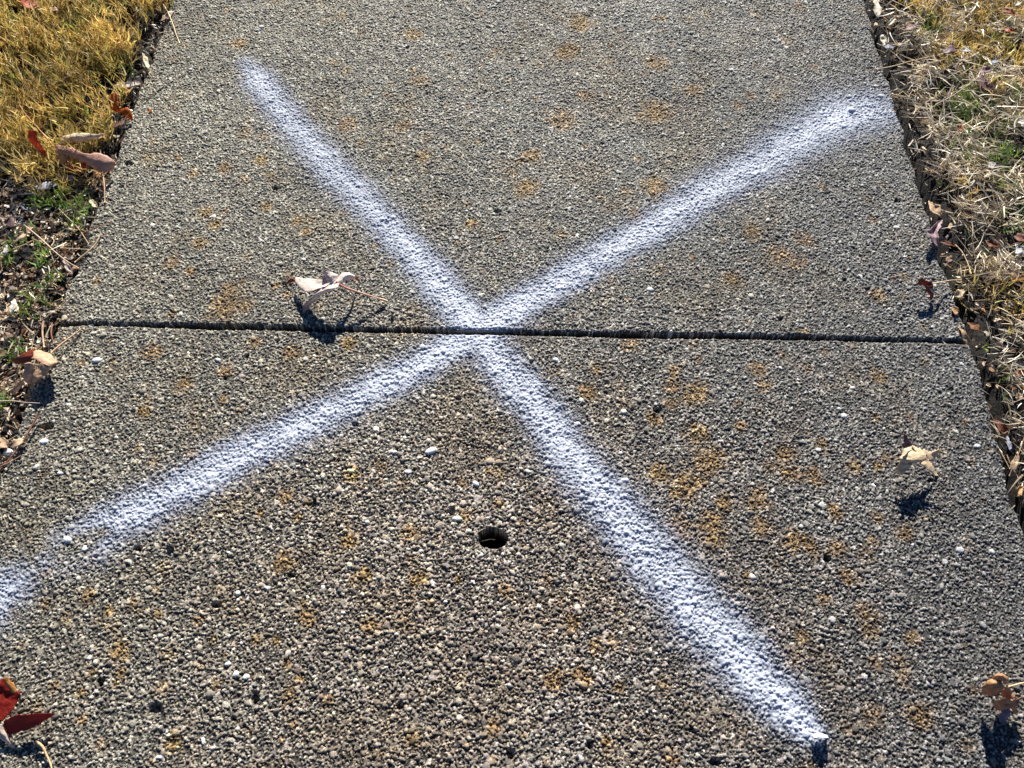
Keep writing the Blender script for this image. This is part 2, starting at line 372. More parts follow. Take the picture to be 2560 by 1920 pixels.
    sm = np.clip(sm * .95 * (.15 + 1.4 * wob2), 0, .66)[..., None]
    lum = C.mean(2, keepdims=True)
    st = (lin(190, 146, 56) * (1 - sm2[..., None]) + lin(168, 124, 60) * sm2[..., None])
    C = C * (1 - sm) + st * (.10 + 2.9 * lum) * sm
    C = np.minimum(C, .86)
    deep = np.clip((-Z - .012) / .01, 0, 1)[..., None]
    C = C * (1 - deep) + lin(26, 23, 20) * deep                                # shade inside the hole put into the colour
    # outline wobble
    Xo = X + np.where(np.abs(X) > W2 - .06, np.sign(X) * (np.abs(X) - W2 + .06) / .06 * ((fbm(Y + 3, X * 0 + np.sign(X), .05, 43) - .5) * .016 + (vnoise(Y + 3, X * 0 + np.sign(X), .3, 44) - .5) * .010), 0)
    Yo = Y.copy()
    if jside == 'low': Yo += np.clip(1 - ej / .03, 0, 1) * joint_wave(X, 55)
    else: Yo += np.clip(1 - ej / .03, 0, 1) * joint_wave(X, 57)
    Z = Z + ztop
    # skirt rows: repeat the border once, pushed down, with the joint's shade put into the colour
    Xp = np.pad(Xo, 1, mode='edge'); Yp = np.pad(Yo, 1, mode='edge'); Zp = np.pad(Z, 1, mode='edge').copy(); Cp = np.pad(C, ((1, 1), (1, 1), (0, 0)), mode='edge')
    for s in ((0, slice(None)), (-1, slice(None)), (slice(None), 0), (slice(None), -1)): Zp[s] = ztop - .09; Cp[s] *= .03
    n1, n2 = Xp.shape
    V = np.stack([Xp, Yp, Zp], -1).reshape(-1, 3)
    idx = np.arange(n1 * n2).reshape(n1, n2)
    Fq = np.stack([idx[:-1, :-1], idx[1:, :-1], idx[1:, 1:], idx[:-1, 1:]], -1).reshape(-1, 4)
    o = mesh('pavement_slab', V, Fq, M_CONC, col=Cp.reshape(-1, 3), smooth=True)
    tag(o, kind='structure')
    # paint film follows the same relief, 0.25 mm proud
    pm = stroke_mask(X, Y)
    face = np.maximum.reduce([pm[:-1, :-1], pm[1:, :-1], pm[1:, 1:], pm[:-1, 1:]]) > .045
    fi, fj = np.nonzero(face)
    idx = np.arange(nx * ny).reshape(nx, ny)
    Fp = np.stack([idx[fi, fj], idx[fi + 1, fj], idx[fi + 1, fj + 1], idx[fi, fj + 1]], -1)
    used, inv = np.unique(Fp.ravel(), return_inverse=True)
    # pebble tops take more paint than the crevices
    tops = np.clip((H - H.mean()) / .0022, -1, 1) * .16
    B = Z
    for q in range(4): B = (B + np.roll(B, 1, 0) + np.roll(B, -1, 0) + np.roll(B, 1, 1) + np.roll(B, -1, 1)) / 5
    Zp_ = np.maximum(Z + .00018, B - .0005 + .0008 * np.clip(pm, 0, 1))         # the film half fills the crevices
    Vp = np.stack([Xo, Yo, Zp_], -1).reshape(-1, 3)[used]
    off = sum(len(v) for v in PAINT_V)
    if jside == 'low':                                     # overspray running down the face of the joint
        ii = np.nonzero(pm[:, 0] > .08)[0]; n_ = len(ii); top = np.stack([Xo[ii, 0], Yo[ii, 0] - .0003, Z[ii, 0] + .0003], 1)
        rows_ = [top + np.array([0, -.0004 * (q > 0), -.0028 * q]) + (rng.normal(0, .0004, (n_, 3)) * (q > 0)) for q in range(5)]
        PAINT_V.append(np.concatenate(rows_)); PAINT_A.append(np.concatenate([pm[ii, 0] * (1 - .16 * q) for q in range(5)]))
        k_ = np.arange(n_ - 1); k_ = k_[np.diff(ii) == 1]
        PAINT_F.append(np.concatenate([np.stack([k_ + q * n_, k_ + q * n_ + n_, k_ + 1 + q * n_ + n_, k_ + 1 + q * n_], 1) for q in range(4)]) + off)
        off += 5 * n_
    PAINT_V.append(Vp); PAINT_F.append(inv.reshape(-1, 4) + off); PAINT_A.append((pm + tops * 1.4 * np.clip(pm * 2, 0, 1)).ravel()[used])
    return o

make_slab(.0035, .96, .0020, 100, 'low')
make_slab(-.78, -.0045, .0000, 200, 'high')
o = mesh('spray_painted_cross', np.concatenate(PAINT_V), np.concatenate(PAINT_F), M_PAINT, attrs={'paint': np.concatenate(PAINT_A)})
tag(o, 'white spray-painted X crossing over the joint of the concrete pavement', 'painted mark')

# further slabs of the same walk, out of frame, plain
def plain_slab(y0, y1):
    xs = np.linspace(-W2, W2, 40); ys = np.linspace(y0, y1, 40); X, Y = np.meshgrid(xs, ys, indexing='ij')
    Z = np.zeros_like(X); Xp, Yp, Zp = [np.pad(q, 1, mode='edge') for q in (X, Y, Z)]
    for s in ((0, slice(None)), (-1, slice(None)), (slice(None), 0), (slice(None), -1)): Zp[s] = -.09
    idx = np.arange(42 * 42).reshape(42, 42)
    Fq = np.stack([idx[:-1, :-1], idx[1:, :-1], idx[1:, 1:], idx[:-1, 1:]], -1).reshape(-1, 4)
    o = mesh('pavement_slab', np.stack([Xp, Yp, Zp], -1), Fq, M_CONC, col=np.tile(lin(140, 136, 126), (42 * 42, 1)))
    tag(o, kind='structure')
plain_slab(.972, 2.4); plain_slab(-2.2, -.792)

# ------------------------------------------------------------------ ground
def soil_h(X, Y):
    ax = np.abs(X)
    left = X < 0
    base = np.where(left, -.010, -.014)
    z = base + (fbm(X, Y, .09, 131) - .5) * .016 + (fbm(X, Y, .014, 137, 3) - .5) * .014
    gap = np.where(left, 0.004, .055) * np.exp(-(np.clip(ax - .70, 0, None) / np.where(left, .012, .020)) ** 2)
    z = z - gap
    z = np.where(ax < .702, -.06, z)
    jn = np.exp(-(Y / .02) ** 4) * (ax < .72)
    return z * (1 - jn) + (-.022 + (fbm(X, Y, .006, 139) - .5) * .006) * jn
a = np.arange(-1.35, 1.3501, .0045); far = np.array([1.6, 2, 3, 5, 9, 18, 40, 120])
gx = np.concatenate([-far[::-1], a, far]); b_ = np.arange(-.85, 1.05, .0045); gy = np.concatenate([-far[::-1], b_, far])
X, Y = np.meshgrid(gx, gy, indexing='ij'); Z = soil_h(X, Y)
idx = np.arange(X.size).reshape(X.shape)
Fq = np.stack([idx[:-1, :-1], idx[1:, :-1], idx[1:, 1:], idx[:-1, 1:]], -1).reshape(-1, 4)
tag(mesh('ground', np.stack([X, Y, Z], -1), Fq, M_SOIL), kind='structure')
def gh(x, y): return soil_h(np.atleast_1d(np.float64(x)), np.atleast_1d(np.float64(y)))

# ------------------------------------------------------------------ ribbons (grass, straw)
def ribbons(base, dirv, length, width, bend, nseg=3, curlside=None):
    """arrays of blades: base (n,3), dirv unit (n,3), bend (n,3) added quadratically. returns V, F"""
    n = len(base); t = np.linspace(0, 1, nseg + 1)
    rnd = rng.normal(size=(n, 3)); side = np.cross(dirv, rnd); side /= np.linalg.norm(side, axis=1, keepdims=True)
    V = np.zeros((n, nseg + 1, 2, 3), np.float32)
    for i, tt in enumerate(t):
        c = base + dirv * (length * tt)[:, None] + bend * (length * tt * tt)[:, None]
        wv = side * (width * (1 - tt ** 1.8 * .9) * .5)[:, None]
        V[:, i, 0] = c - wv; V[:, i, 1] = c + wv
    k = np.arange(n)[:, None] * (nseg + 1) * 2; s = np.arange(nseg)[None] * 2
    Fq = np.stack([k + s, k + s + 1, k + s + 3, k + s + 2], -1).reshape(-1, 4)
    return V.reshape(-1, 3), Fq, (nseg + 1) * 2
def unit(v): return v / np.linalg.norm(v, axis=1, keepdims=True)
def build(name, parts, mt, label, cat):
    Vs, Fs, Cs = [], [], []; off = 0
    for V, Fq, C in parts:
        Vs.append(V); Fs.append(Fq + off); Cs.append(C); off += len(V)
    o = mesh(name, np.concatenate(Vs), np.concatenate(Fs), mt, col=np.concatenate(Cs), smooth=False)
    return tag(o, label, cat, kind='stuff')
GOLD = np.array([lin(*c) for c in [(196,164,92),(170,138,74),(218,192,124),(146,114,66),(182,166,88),(122,94,58),(156,152,78),(232,216,166)]])
GREEN = np.array([lin(*c) for c in [(96,124,56),(132,158,72),(76,104,54),(168,186,90),(104,136,84)]])
TAN = np.array([lin(*c) for c in [(226,212,182),(204,190,160),(168,154,130),(240,230,208),(146,130,108),(214,204,184),(112,100,86),(206,182,144)]]) * 1.35

def tufts(px, py, hgt, pal, pw=None, tilt=.35, leaves=6, lean=(0, 0), wsc=1.0, z0=None):
    """fine turf stems, each with short side leaves"""
    n = len(px); z = gh(px, py) if z0 is None else z0
    base = np.stack([px, py, z], 1)
    lx = (vnoise(px, py, .05, 501) - .5) * 1.1 + lean[0]; ly = (vnoise(px, py, .05, 502) - .5) * 1.1 + lean[1]
    d = unit(np.stack([rng.normal(0, tilt, n) + lx, rng.normal(0, tilt, n) + ly, np.ones(n)], 1))
    L = hgt * (.55 + .6 * rng.random(n)); bend = rng.normal(0, .16, (n, 3)); bend[:, 2] = -np.abs(bend[:, 2]) * .6
    V, Fq, k = ribbons(base, d, L, np.full(n, .0011 * wsc), bend, 3)
    ci = rng.choice(len(pal), n, p=pw); clump = .45 + 1.1 * vnoise(px, py, .035, 503)
    c0 = pal[ci] * (.6 + .5 * rng.random((n, 1))) * clump[:, None]
    parts = [(V, Fq, np.repeat(c0 * .8, k, axis=0))]
    for j in range(leaves):
        t = .25 + .75 * (j + rng.random(n)) / leaves
        b2 = base + d * (L * t)[:, None] + bend * (L * t * t)[:, None]
        az = rng.random(n) * 6.283; up = .7 + .9 * rng.random(n)
        d2 = unit(np.stack([np.cos(az), np.sin(az), up], 1) + d * .5)
        l2 = (.008 + .014 * rng.random(n)) * (hgt / .04) ** .3
        V, Fq, k = ribbons(b2, d2, l2, .0011 * wsc + .0009 * wsc * rng.random(n), rng.normal(0, .25, (n, 3)), 2)
        cc = pal[rng.choice(len(pal), n, p=pw)] * (.7 + .6 * rng.random((n, 1))) * clump[:, None]
        cc = .5 * cc + .5 * c0 * 1.15
        parts.append((V, Fq, np.repeat(cc, k, axis=0)))
    return parts
def straw(px, py, L, pal, h=.004, up=.15, wmin=.0009, wmax=.002, zadd=None):
    n = len(px); az = rng.random(n) * 6.283
    base = np.stack([px, py, np.where(np.abs(px) < .704, .004, gh(px, py) + h * rng.random(n) ** 1.3)], 1)
    d = unit(np.stack([np.cos(az), np.sin(az), rng.normal(up * .3, up, n)], 1))
    ll = L * (.35 + .9 * rng.random(n)); bend = rng.normal(0, .25, (n, 3)); bend[:, 2] = rng.normal(-.05, .1, n)
    V, Fq, k = ribbons(base, d, ll, wmin + (wmax - wmin) * rng.random(n) ** 2, bend, 4)
    return V, Fq, np.repeat(pal[rng.integers(0, len(pal), n)] * (.6 + .6 * rng.random((n, 1))), k, axis=0)
def crumbs(px, py, size, pal, h=.006):
    """irregular curled flakes"""
    n = len(px); ns = 6
    c = np.stack([px, py, gh(px, py) + .001 + h * rng.random(n)], 1)
    nrm = unit(np.stack([rng.normal(0, .5, n), rng.normal(0, .5, n), np.ones(n)], 1))
    a = unit(np.cross(nrm, rng.normal(size=(n, 3)))); b = np.cross(nrm, a)
    s = size * (.4 + rng.random(n) ** 2 * 1.2); el = .35 + .6 * rng.random(n)
    V = np.zeros((n, 9, 3), np.float32); cu = rng.normal(0, .5, n)
    k = 0
    for i in (-1, 0, 1):
        for j in (-1, 0, 1):
            f = 1.0 if (i == 0 or j == 0) else .72
            ii = i * f * (.75 + .5 * rng.random(n)); jj = j * f * (.75 + .5 * rng.random(n))
            V[:, k] = c + a * (ii * s)[:, None] + b * (jj * s * el)[:, None] + nrm * ((cu * (jj ** 2) + rng.normal(0, .12, n)) * s)[:, None]; k += 1
    q = np.array([[0, 1, 4, 3], [1, 2, 5, 4], [3, 4, 7, 6], [4, 5, 8, 7]])
    Fq = (np.arange(n)[:, None, None] * 9 + q[None]).reshape(-1, 4)
    return V.reshape(-1, 3), Fq, np.repeat(pal[rng.integers(0, len(pal), n)] * (.55 + .75 * rng.random((n, 1))), 9, axis=0)
def uvof(x, y, z=0):
    d = (np.stack([x, y, np.zeros_like(x) + z], 1) - CAM) @ RW
    return CU - d[:, 0] / d[:, 2] * F, CV + d[:, 1] / d[:, 2] * F
def scatter(n, x0, x1, y0, y1, dens):
    x = rng.uniform(x0, x1, n); y = rng.uniform(y0, y1, n); u, v = uvof(x, y)
    k = rng.random(n) < dens(x, y, u, v); return x[k], y[k]
def sstep(a, b, x): t = np.clip((x - a) / (b - a), 0, 1); return t * t * (3 - 2 * t)

# left verge: the thick golden turf ends along a ragged front at y ~ .33
def left_turf(x, y, u, v):
    edge = .30 + (-.80 - x) * -.05 + (vnoise(x, y, .08, 601) - .5) * .10 + (-.86 - x) * .25
    return sstep(-.02, .03, y - edge) * sstep(.712, .745, -x + (vnoise(x, y, .04, 603) - .5) * .05) * (.5 + .5 * vnoise(x, y, .04, 605))
gx_, gy_ = scatter(13500, -1.32, -.70, .15, 1.1, lambda x, y, u, v: left_turf(x, y, u, v) * (.12 + .88 * sstep(.32, .6, vnoise(x, y, .024, 607))))
PWG = np.array([18, 16, 16, 10, 16, 8, 10, 6.]); PWG /= PWG.sum()
parts = tufts(gx_, gy_, .052, GOLD * 1.2, PWG, .40, 6, wsc=1.4)
gx2, gy2 = scatter(2600, -1.32, -.70, .15, 1.1, lambda x, y, u, v: left_turf(x, y, u, v) * vnoise(x, y, .03, 611) ** 2 * 1.6)
parts += tufts(gx2, gy2, .036, GREEN, None, .35, 6)
build('grass', parts, M_GRASS, 'thick golden-olive dry turf filling the upper left corner beside the pavement', 'grass')
# right verge turf: denser and golden in the far corner, thin elsewhere
def right_turf(x, y, u, v):
    s = vnoise(x, y, .07, 621)
    far_ = sstep(.50, .80, y + (s - .5) * .30 + (x - .92) * .75)
    return (far_ * .9 * sstep(.3, .6, vnoise(x, y, .04, 627)) + .16 * (s > .58) * (y > -.1)) * sstep(.735, .79, x + (vnoise(x, y, .04, 623) - .5) * .04) * (.35 + .65 * vnoise(x, y, .03, 625))
gx_, gy_ = scatter(20000, .70, 1.32, -.3, 1.1, right_turf)
parts = tufts(gx_, gy_, .036, GOLD * 1.35, PWG, .48, 5, wsc=1.4)
def right_green(x, y, u, v):
    return (vnoise(x, y, .05, 631) ** 2.2 * 1.4 * sstep(.76, .84, x) * sstep(-.2, .3, y) + .25 * np.exp(-(((u - 2490) / 70) ** 2 + ((v - 300) / 110) ** 2)) + .5*np.exp(-(((u - 2490) / 40) ** 2 + ((v - 990) / 60) ** 2)))
gx2, gy2 = scatter(14000, .71, 1.32, -.5, 1.1, right_green)
parts += tufts(gx2, gy2, .020, GREEN, None, .6, 5)
build('grass', parts, M_GRASS, 'sparse gold and green turf of the right verge, thickest in the far corner', 'grass')
# small green weeds on the left
def weeds(cx, cy, rad, n):
    n = int(n * .6); a_ = rng.random(n) * 6.283; r_ = rad * 1.5 * rng.random(n) ** .8; return cx + np.cos(a_) * r_, cy + np.sin(a_) * r_
parts = []
for u, v, rad, n in ((108, 515, .014, 45), (200, 528, .018, 60), (150, 500, .02, 40), (20, 640, .02, 30), (130, 700, .014, 22), (5, 1020, .014, 26), (90, 770, .02, 24), (285, 180, .018, 60), (320, 160, .012, 25), (190, 575, .014, 20), (30,900,.02,20), (60, 610, .02, 22), (120, 650, .02, 22)):
    c = P(u, v, -.01); x, y = weeds(c[0], c[1], rad, n); k = x < -.708
    parts += tufts(x[k], y[k], .017, GREEN * 1.15, None, .55, 4, wsc=1.5)
build('weeds', parts, M_GRASS, 'small bright green weeds sprouting along the left pavement edge', 'weeds')

# straw thatch and crumbs
def off_slab(x): return (np.abs(x) > .706).astype(float)
lx, ly = scatter(22000, -1.3, -.695, -.75, 1.05, lambda x, y, u, v: (.30 + .7 * (y < .33)) * off_slab(x) * .8)
e_ = scatter(900, -.715, -.60, -.75, 1.0, lambda x, y, u, v: .75 * np.exp((-.70 - x) / .022)); sp = [straw(e_[0], e_[1], .014, TAN, .002, .04, .0007, .0014)]
sp += [straw(lx, ly, .022, TAN, .012, .28, .0011, .0026)]
gx3, gy3 = scatter(1800, -1.1, -.70, -.1, .34, lambda x, y, u, v: off_slab(x) * (vnoise(x, y, .06, 651) > .45))
sp.append(straw(gx3, gy3, .030, GOLD * .8, .014, .35))
build('straw', sp, M_STRAW, 'thin pale straw scattered on the soil left of the pavement', 'straw')
rx, ry = scatter(62000, .70, 1.3, -.75, 1.05, lambda x, y, u, v: sstep(.712, .76, x + (vnoise(x, y, .03, 661) - .5) * .04) * (.05 + .95 * sstep(.36, .62, vnoise(x, y, .026, 663))))
e_ = scatter(500, .60, .715, -.75, 1.0, lambda x, y, u, v: .75 * np.exp((x - .70) / .018)); sp = [straw(e_[0], e_[1], .014, TAN, .002, .04, .0007, .0014)]
sp += [straw(rx, ry, .032, TAN, .034, .42, .0012, .0030)]
rx, ry = scatter(1500, .70, 1.3, -.5, 1.05, lambda x, y, u, v: sstep(.73, .78, x) * (vnoise(x, y, .05, 671) > .55))
sp.append(straw(rx, ry, .034, GOLD * .9, .022, .4))
c = P(2484, 700, 0.01); x, y = weeds(c[0], c[1], .04, 260); sp.append(straw(x, y, .03, GOLD * .95, .03, .6))
build('straw', sp, M_STRAW, 'matted pale straw thatch covering the right verge', 'straw')
lx, ly = scatter(34000, -1.3, -.690, -.75, 1.05, lambda x, y, u, v: (.22 + .78 * (y < .36)) * off_slab(x) * .85)
CR = np.array([lin(*c) for c in [(226,206,176),(206,176,142),(170,132,100),(238,226,206),(130,94,68),(190,156,126),(100,74,56),(160,148,130),(214,192,166)]])
build('leaf_litter', [crumbs(lx, ly, .0042, CR, .007)], M_LITTER, 'crumbled tan leaf litter on the soil of the left verge', 'leaf litter')
rx, ry = scatter(9000, .70, 1.3, -.75, 1.05, lambda x, y, u, v: off_slab(x) * .7 * (.4 + .6 * vnoise(x, y, .05, 681)))
build('leaf_litter', [crumbs(rx, ry, .0042, CR, .008)], M_LITTER, 'crumbled leaf litter among the straw of the right verge', 'leaf litter')

# ------------------------------------------------------------------ leaves
def smooth_rows(R, n):
    """Catmull-Rom through the given rows; R (m, k, 3) -> (n, k, 3)"""
    m_ = len(R)
    if m_ == 2: t = np.linspace(0, 1, n)[:, None, None]; return R[0] * (1 - t) + R[1] * t
    Rp = np.concatenate([[2 * R[0] - R[1]], R, [2 * R[-1] - R[-2]]]); out = []
    for s in np.linspace(0, m_ - 1, n):
        i = min(int(s), m_ - 2); f = s - i; a_, b_, c_, d_ = Rp[i:i + 4]
        out.append(.5 * (2 * b_ + (c_ - a_) * f + (2 * a_ - 5 * b_ + 4 * c_ - d_) * f * f + (3 * b_ - a_ - 3 * c_ + d_) * f ** 3))
    return np.array(out)
def lobe(rows, n=22, k=11, jag=.0006, teeth=0.0, crink=.0008, seed=0):
    """rows of ((u,v,h mm) left, mid, right) in photo pixels and height above the pavement -> grid V, F, UV"""
    r = np.random.default_rng(seed)
    R = np.array([[P(p[0], p[1], p[2] / 1000) for p in row] for row in rows]); S = smooth_rows(R, n)
    t = np.linspace(-1, 1, k); V = np.zeros((n, k, 3)); UV = np.zeros((n, k, 2))
    L, Mm, Rr = S[:, 0], S[:, 1], S[:, 2]
    for j, tt in enumerate(t):
        p = L * (tt * (tt - 1) / 2) + Mm * (1 - tt * tt) + Rr * (tt * (tt + 1) / 2)
        lo = (L * -tt + Mm * (1 + tt)) if tt < 0 else (Mm * (1 - tt) + Rr * tt)
        V[:, j] = p * .6 + lo * .4; UV[:, j, 0] = np.linspace(0, 1, n); UV[:, j, 1] = (tt + 1) / 2
    wid = np.linalg.norm(Rr - L, axis=1)
    for j, sgn, o in ((0, -1, L), (k - 1, 1, Rr)):
        d = o - Mm; d /= np.linalg.norm(d, axis=1, keepdims=True) + 1e-9
        e = r.normal(0, jag, n) + teeth * (np.arange(n) % 2 - .5)
        V[:, j] += d * (e * np.minimum(1, wid / .012))[:, None]
    V += crink * (np.stack([fbm(V[..., 0] + 5, V[..., 2] + V[..., 1], .009, 700 + seed + q, 2) for q in range(3)], -1) - .5) * 2
    idx = np.arange(n * k).reshape(n, k)
    Fq = np.stack([idx[:-1, :-1], idx[1:, :-1], idx[1:, 1:], idx[:-1, 1:]], -1).reshape(-1, 4)
    return V.reshape(-1, 3), Fq, UV.reshape(-1, 2)
def facing(g):
    V, Fq, U = g; a_, b_, c_ = V[Fq[:, 0]], V[Fq[:, 1]], V[Fq[:, 3]]
    n_ = np.cross(b_ - a_, c_ - a_).sum(0); view = CAM - V.mean(0)
    return (V, Fq[:, ::-1], U) if n_ @ view < 0 else g
def joined(grids):
    grids = [facing(g) for g in grids]
    Vs, Fs, Us = [], [], []; off = 0
    for V, Fq, U in grids: Vs.append(V); Fs.append(Fq + off); Us.append(U); off += len(V)
    return np.concatenate(Vs), np.concatenate(Fs), np.concatenate(Us)
def leaf_blade(name, grids, front, back, parent, thick=.00035, label=None, tr=.3):
    V, Fq, U = joined(grids)
    o = mesh(name, V, Fq, [leaf_mat(front, trans=tr), leaf_mat(back, vein=(.8, .8, .8), trans=tr)], parent, uv=U)
    s = o.modifiers.new('Solidify', 'SOLIDIFY'); s.thickness = thick; s.offset = 0; s.material_offset = 1; s.material_offset_rim = 0
    if label: o['label'] = label
    return o
def tube_mesh(name, pts, rad, col, parent=None, sides=6, n=18, mt=None, col2=None, knob=0):
    R = np.array([[P(p[0], p[1], p[2] / 1000)] for p in pts]); S = smooth_rows(R, n)[:, 0] if len(R) > 2 else smooth_rows(R, n)[:, 0]
    T = np.gradient(S, axis=0); T /= np.linalg.norm(T, axis=1, keepdims=True) + 1e-9
    a_ = np.cross(T, np.array([0.13, .2, 1.])); a_ /= np.linalg.norm(a_, axis=1, keepdims=True); b_ = np.cross(T, a_)
    rr = np.linspace(1, .62, n) * rad * (1 + rng.normal(0, .06, n))
    if knob: rr[-2:] *= 1 + knob; rr[-1] *= .8
    V = np.array([[S[i] + rr[i] * (math.cos(q) * a_[i] + math.sin(q) * b_[i]) for q in np.arange(sides) * 2 * math.pi / sides] for i in range(n)])
    idx = np.arange(n * sides).reshape(n, sides); nx_ = np.roll(idx, -1, 1)
    Fq = np.stack([idx[:-1], idx[1:], nx_[1:], nx_[:-1]], -1).reshape(-1, 4)
    V = V.reshape(-1, 3); nV = len(V)
    V = np.concatenate([V, S[:1], S[-1:]])
    caps = [[idx[0, q], nx_[0, q], nV, nV] for q in range(sides)]
    C = np.repeat((np.linspace(0, 1, n)[:, None] * ((col2 if col2 is not None else col) - col) + col), sides, axis=0); C = np.concatenate([C, C[:1], C[-1:]])
    capf = np.array([[idx[-1, q], nx_[-1, q], nV + 1] for q in range(sides)]); cap0 = np.array([[nx_[0, q], idx[0, q], nV] for q in range(sides)])
    tri = np.concatenate([cap0, capf]); quad_tri = np.concatenate([Fq[:, [0, 1, 2]], Fq[:, [0, 2, 3]]])
    return mesh(name, V, np.concatenate([quad_tri, tri]), mt or M_TWIG, parent, col=C)

LEAF_PALE = lin(246, 228, 212); LEAF_TAN = lin(222, 192, 150); LEAF_RED = lin(176, 62, 30); LEAF_BROWN = lin(150, 96, 70)
LEAF_MAUVE = lin(170, 138, 132); LEAF_ORANGE = lin(206, 112, 36); LEAF_DK = lin(110, 66, 48); LEAF_GREY = lin(176, 176, 186)

# 1: the pale leaf lying on the pavement just beyond the joint
c = P(830, 715, .02)
r_ = empty('fallen_leaf', (c[0], c[1], .002), 'pale cream star-shaped leaf with a long pink stalk, left of the X', 'leaf')
g1 = [lobe([[(838,703,35),(838,708,36),(838,714,36)], [(803,699,30),(800,710,30),(799,721,34)], [(770,697,22),(768,712,24),(772,729,27)], [(742,694,16),(741,704,18),(752,722,19)], [(738,695,14),(738,699,14),(744,714,15)]], crink=.0016, seed=1),
      lobe([[(820,708,36),(835,708,36),(849,707,35)], [(812,696,40),(826,694,41),(848,689,37)], [(808,684,43),(817,686,45),(832,682,40)], [(809,671,50),(811,672,50),(814,672,50)]], crink=.0016, seed=2),
      lobe([[(835,706,36),(838,709,36),(848,711,35)], [(850,687,36),(855,697,37),(862,703,33)], [(868,681,34),(872,688,35),(876,700,26)], [(886,690,24),(887,694,22),(889,699,14)]], crink=.0016, seed=3),
      lobe([[(805,715,33),(830,712,36),(848,708,36)], [(797,722,32),(820,722,38),(842,721,38)], [(786,737,26),(796,732,32),(808,735,27)], [(772,753,18),(776,753,20),(787,750,13)]], crink=.0016, seed=4)]
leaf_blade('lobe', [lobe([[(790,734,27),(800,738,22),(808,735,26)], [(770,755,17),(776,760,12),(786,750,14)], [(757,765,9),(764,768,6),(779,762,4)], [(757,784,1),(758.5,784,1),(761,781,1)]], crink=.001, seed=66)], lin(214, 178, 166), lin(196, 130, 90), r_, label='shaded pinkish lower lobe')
leaf_blade('tip', [lobe([[(738,694,14),(737,699,13),(739,704,13)], [(724,698,9),(725,702,8),(729,706,7)], [(716,706,6),(717,708,5),(720,709,4)], [(713.5,716,1),(714.5,716,1),(716,716,1)]], crink=.0006, seed=67)], lin(176, 86, 46), lin(150, 80, 50), r_, label='curled rust coloured tip')
leaf_blade('tip', [lobe([[(885,690,24),(887,693,20),(888,698,15)], [(893,694,14),(894,697,11),(895,702,7)], [(900,700,6),(900,702,4),(901,705,2)]], crink=.0006, seed=68)], lin(206, 92, 44), lin(160, 80, 50), r_, label='curled orange tip')
leaf_blade('fold', [lobe([[(806,689,38),(807,694,34),(806,702,30)], [(816,692,38),(815,696,34),(813,700,30)], [(824,692,38),(823,694,36),(820,697,34)]], crink=.0006, seed=69)], lin(176, 150, 144), lin(150, 120, 110), r_, label='painted shadow under the raised lobe')  # added piece, its mauve colour paints the shadow below the top lobe
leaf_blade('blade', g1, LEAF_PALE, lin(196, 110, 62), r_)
tube_mesh('stalk', [(840,705,36),(862,718,31),(905,733,22),(969,753,5)], .0017, lin(200, 96, 96), r_, col2=lin(230, 190, 150), knob=.9)

# 2: ragged tan leaf at the right
c = P(2290, 1150, .02)
r_ = empty('fallen_leaf', (c[0], c[1], .002), 'ragged tan leaf with a dark pointed tip, standing on the slab at the right', 'leaf')
LT = lin(236, 208, 168)
g2 = [lobe([[(2258,1121,30),(2270,1118,32),(2284,1113,30)], [(2254,1138,32),(2276,1139,36),(2312,1133,30)], [(2250,1146,32),(2280,1150,36),(2318,1146,28)], [(2255,1160,27),(2282,1156,34),(2305,1156,28)]], teeth=.001, crink=.0022, seed=5),
      lobe([[(2278,1113,34),(2285,1122,33),(2295,1140,30)], [(2308,1124,26),(2310,1134,27),(2314,1148,24)], [(2328,1129,21),(2326,1138,22),(2326,1155,17)], [(2350,1122,18),(2347,1132,15),(2343,1141,12)]], teeth=.002, crink=.002, seed=6),
      lobe([[(2302,1140,28),(2294,1148,28),(2288,1154,26)], [(2322,1150,27),(2312,1156,28),(2302,1161,28)], [(2336,1170,24),(2328,1168,26),(2318,1172,26)], [(2348,1192,20),(2343,1190,21),(2338,1188,22)]], teeth=.0015, crink=.002, seed=7),
      lobe([[(2252,1138,30),(2268,1142,30),(2290,1150,28)], [(2247,1158,27),(2262,1162,29),(2281,1163,30)], [(2242,1174,20),(2252,1172,23),(2268,1175,25)], [(2239,1181,15),(2248,1184,18),(2258,1187,20)]], teeth=.001, crink=.002, seed=8)]
leaf_blade('blade', g2, LT, lin(176, 130, 84), r_)
leaf_blade('tip', [lobe([[(2257,1120,37),(2268,1117,38),(2282,1113,35)], [(2259,1105,46),(2264,1104,44),(2273,1101,43)], [(2260.5,1084,54),(2261.5,1084,54),(2263,1085,53)]], seed=9)], lin(120, 84, 86), lin(104, 72, 70), r_, label='dark purplish pointed tip')

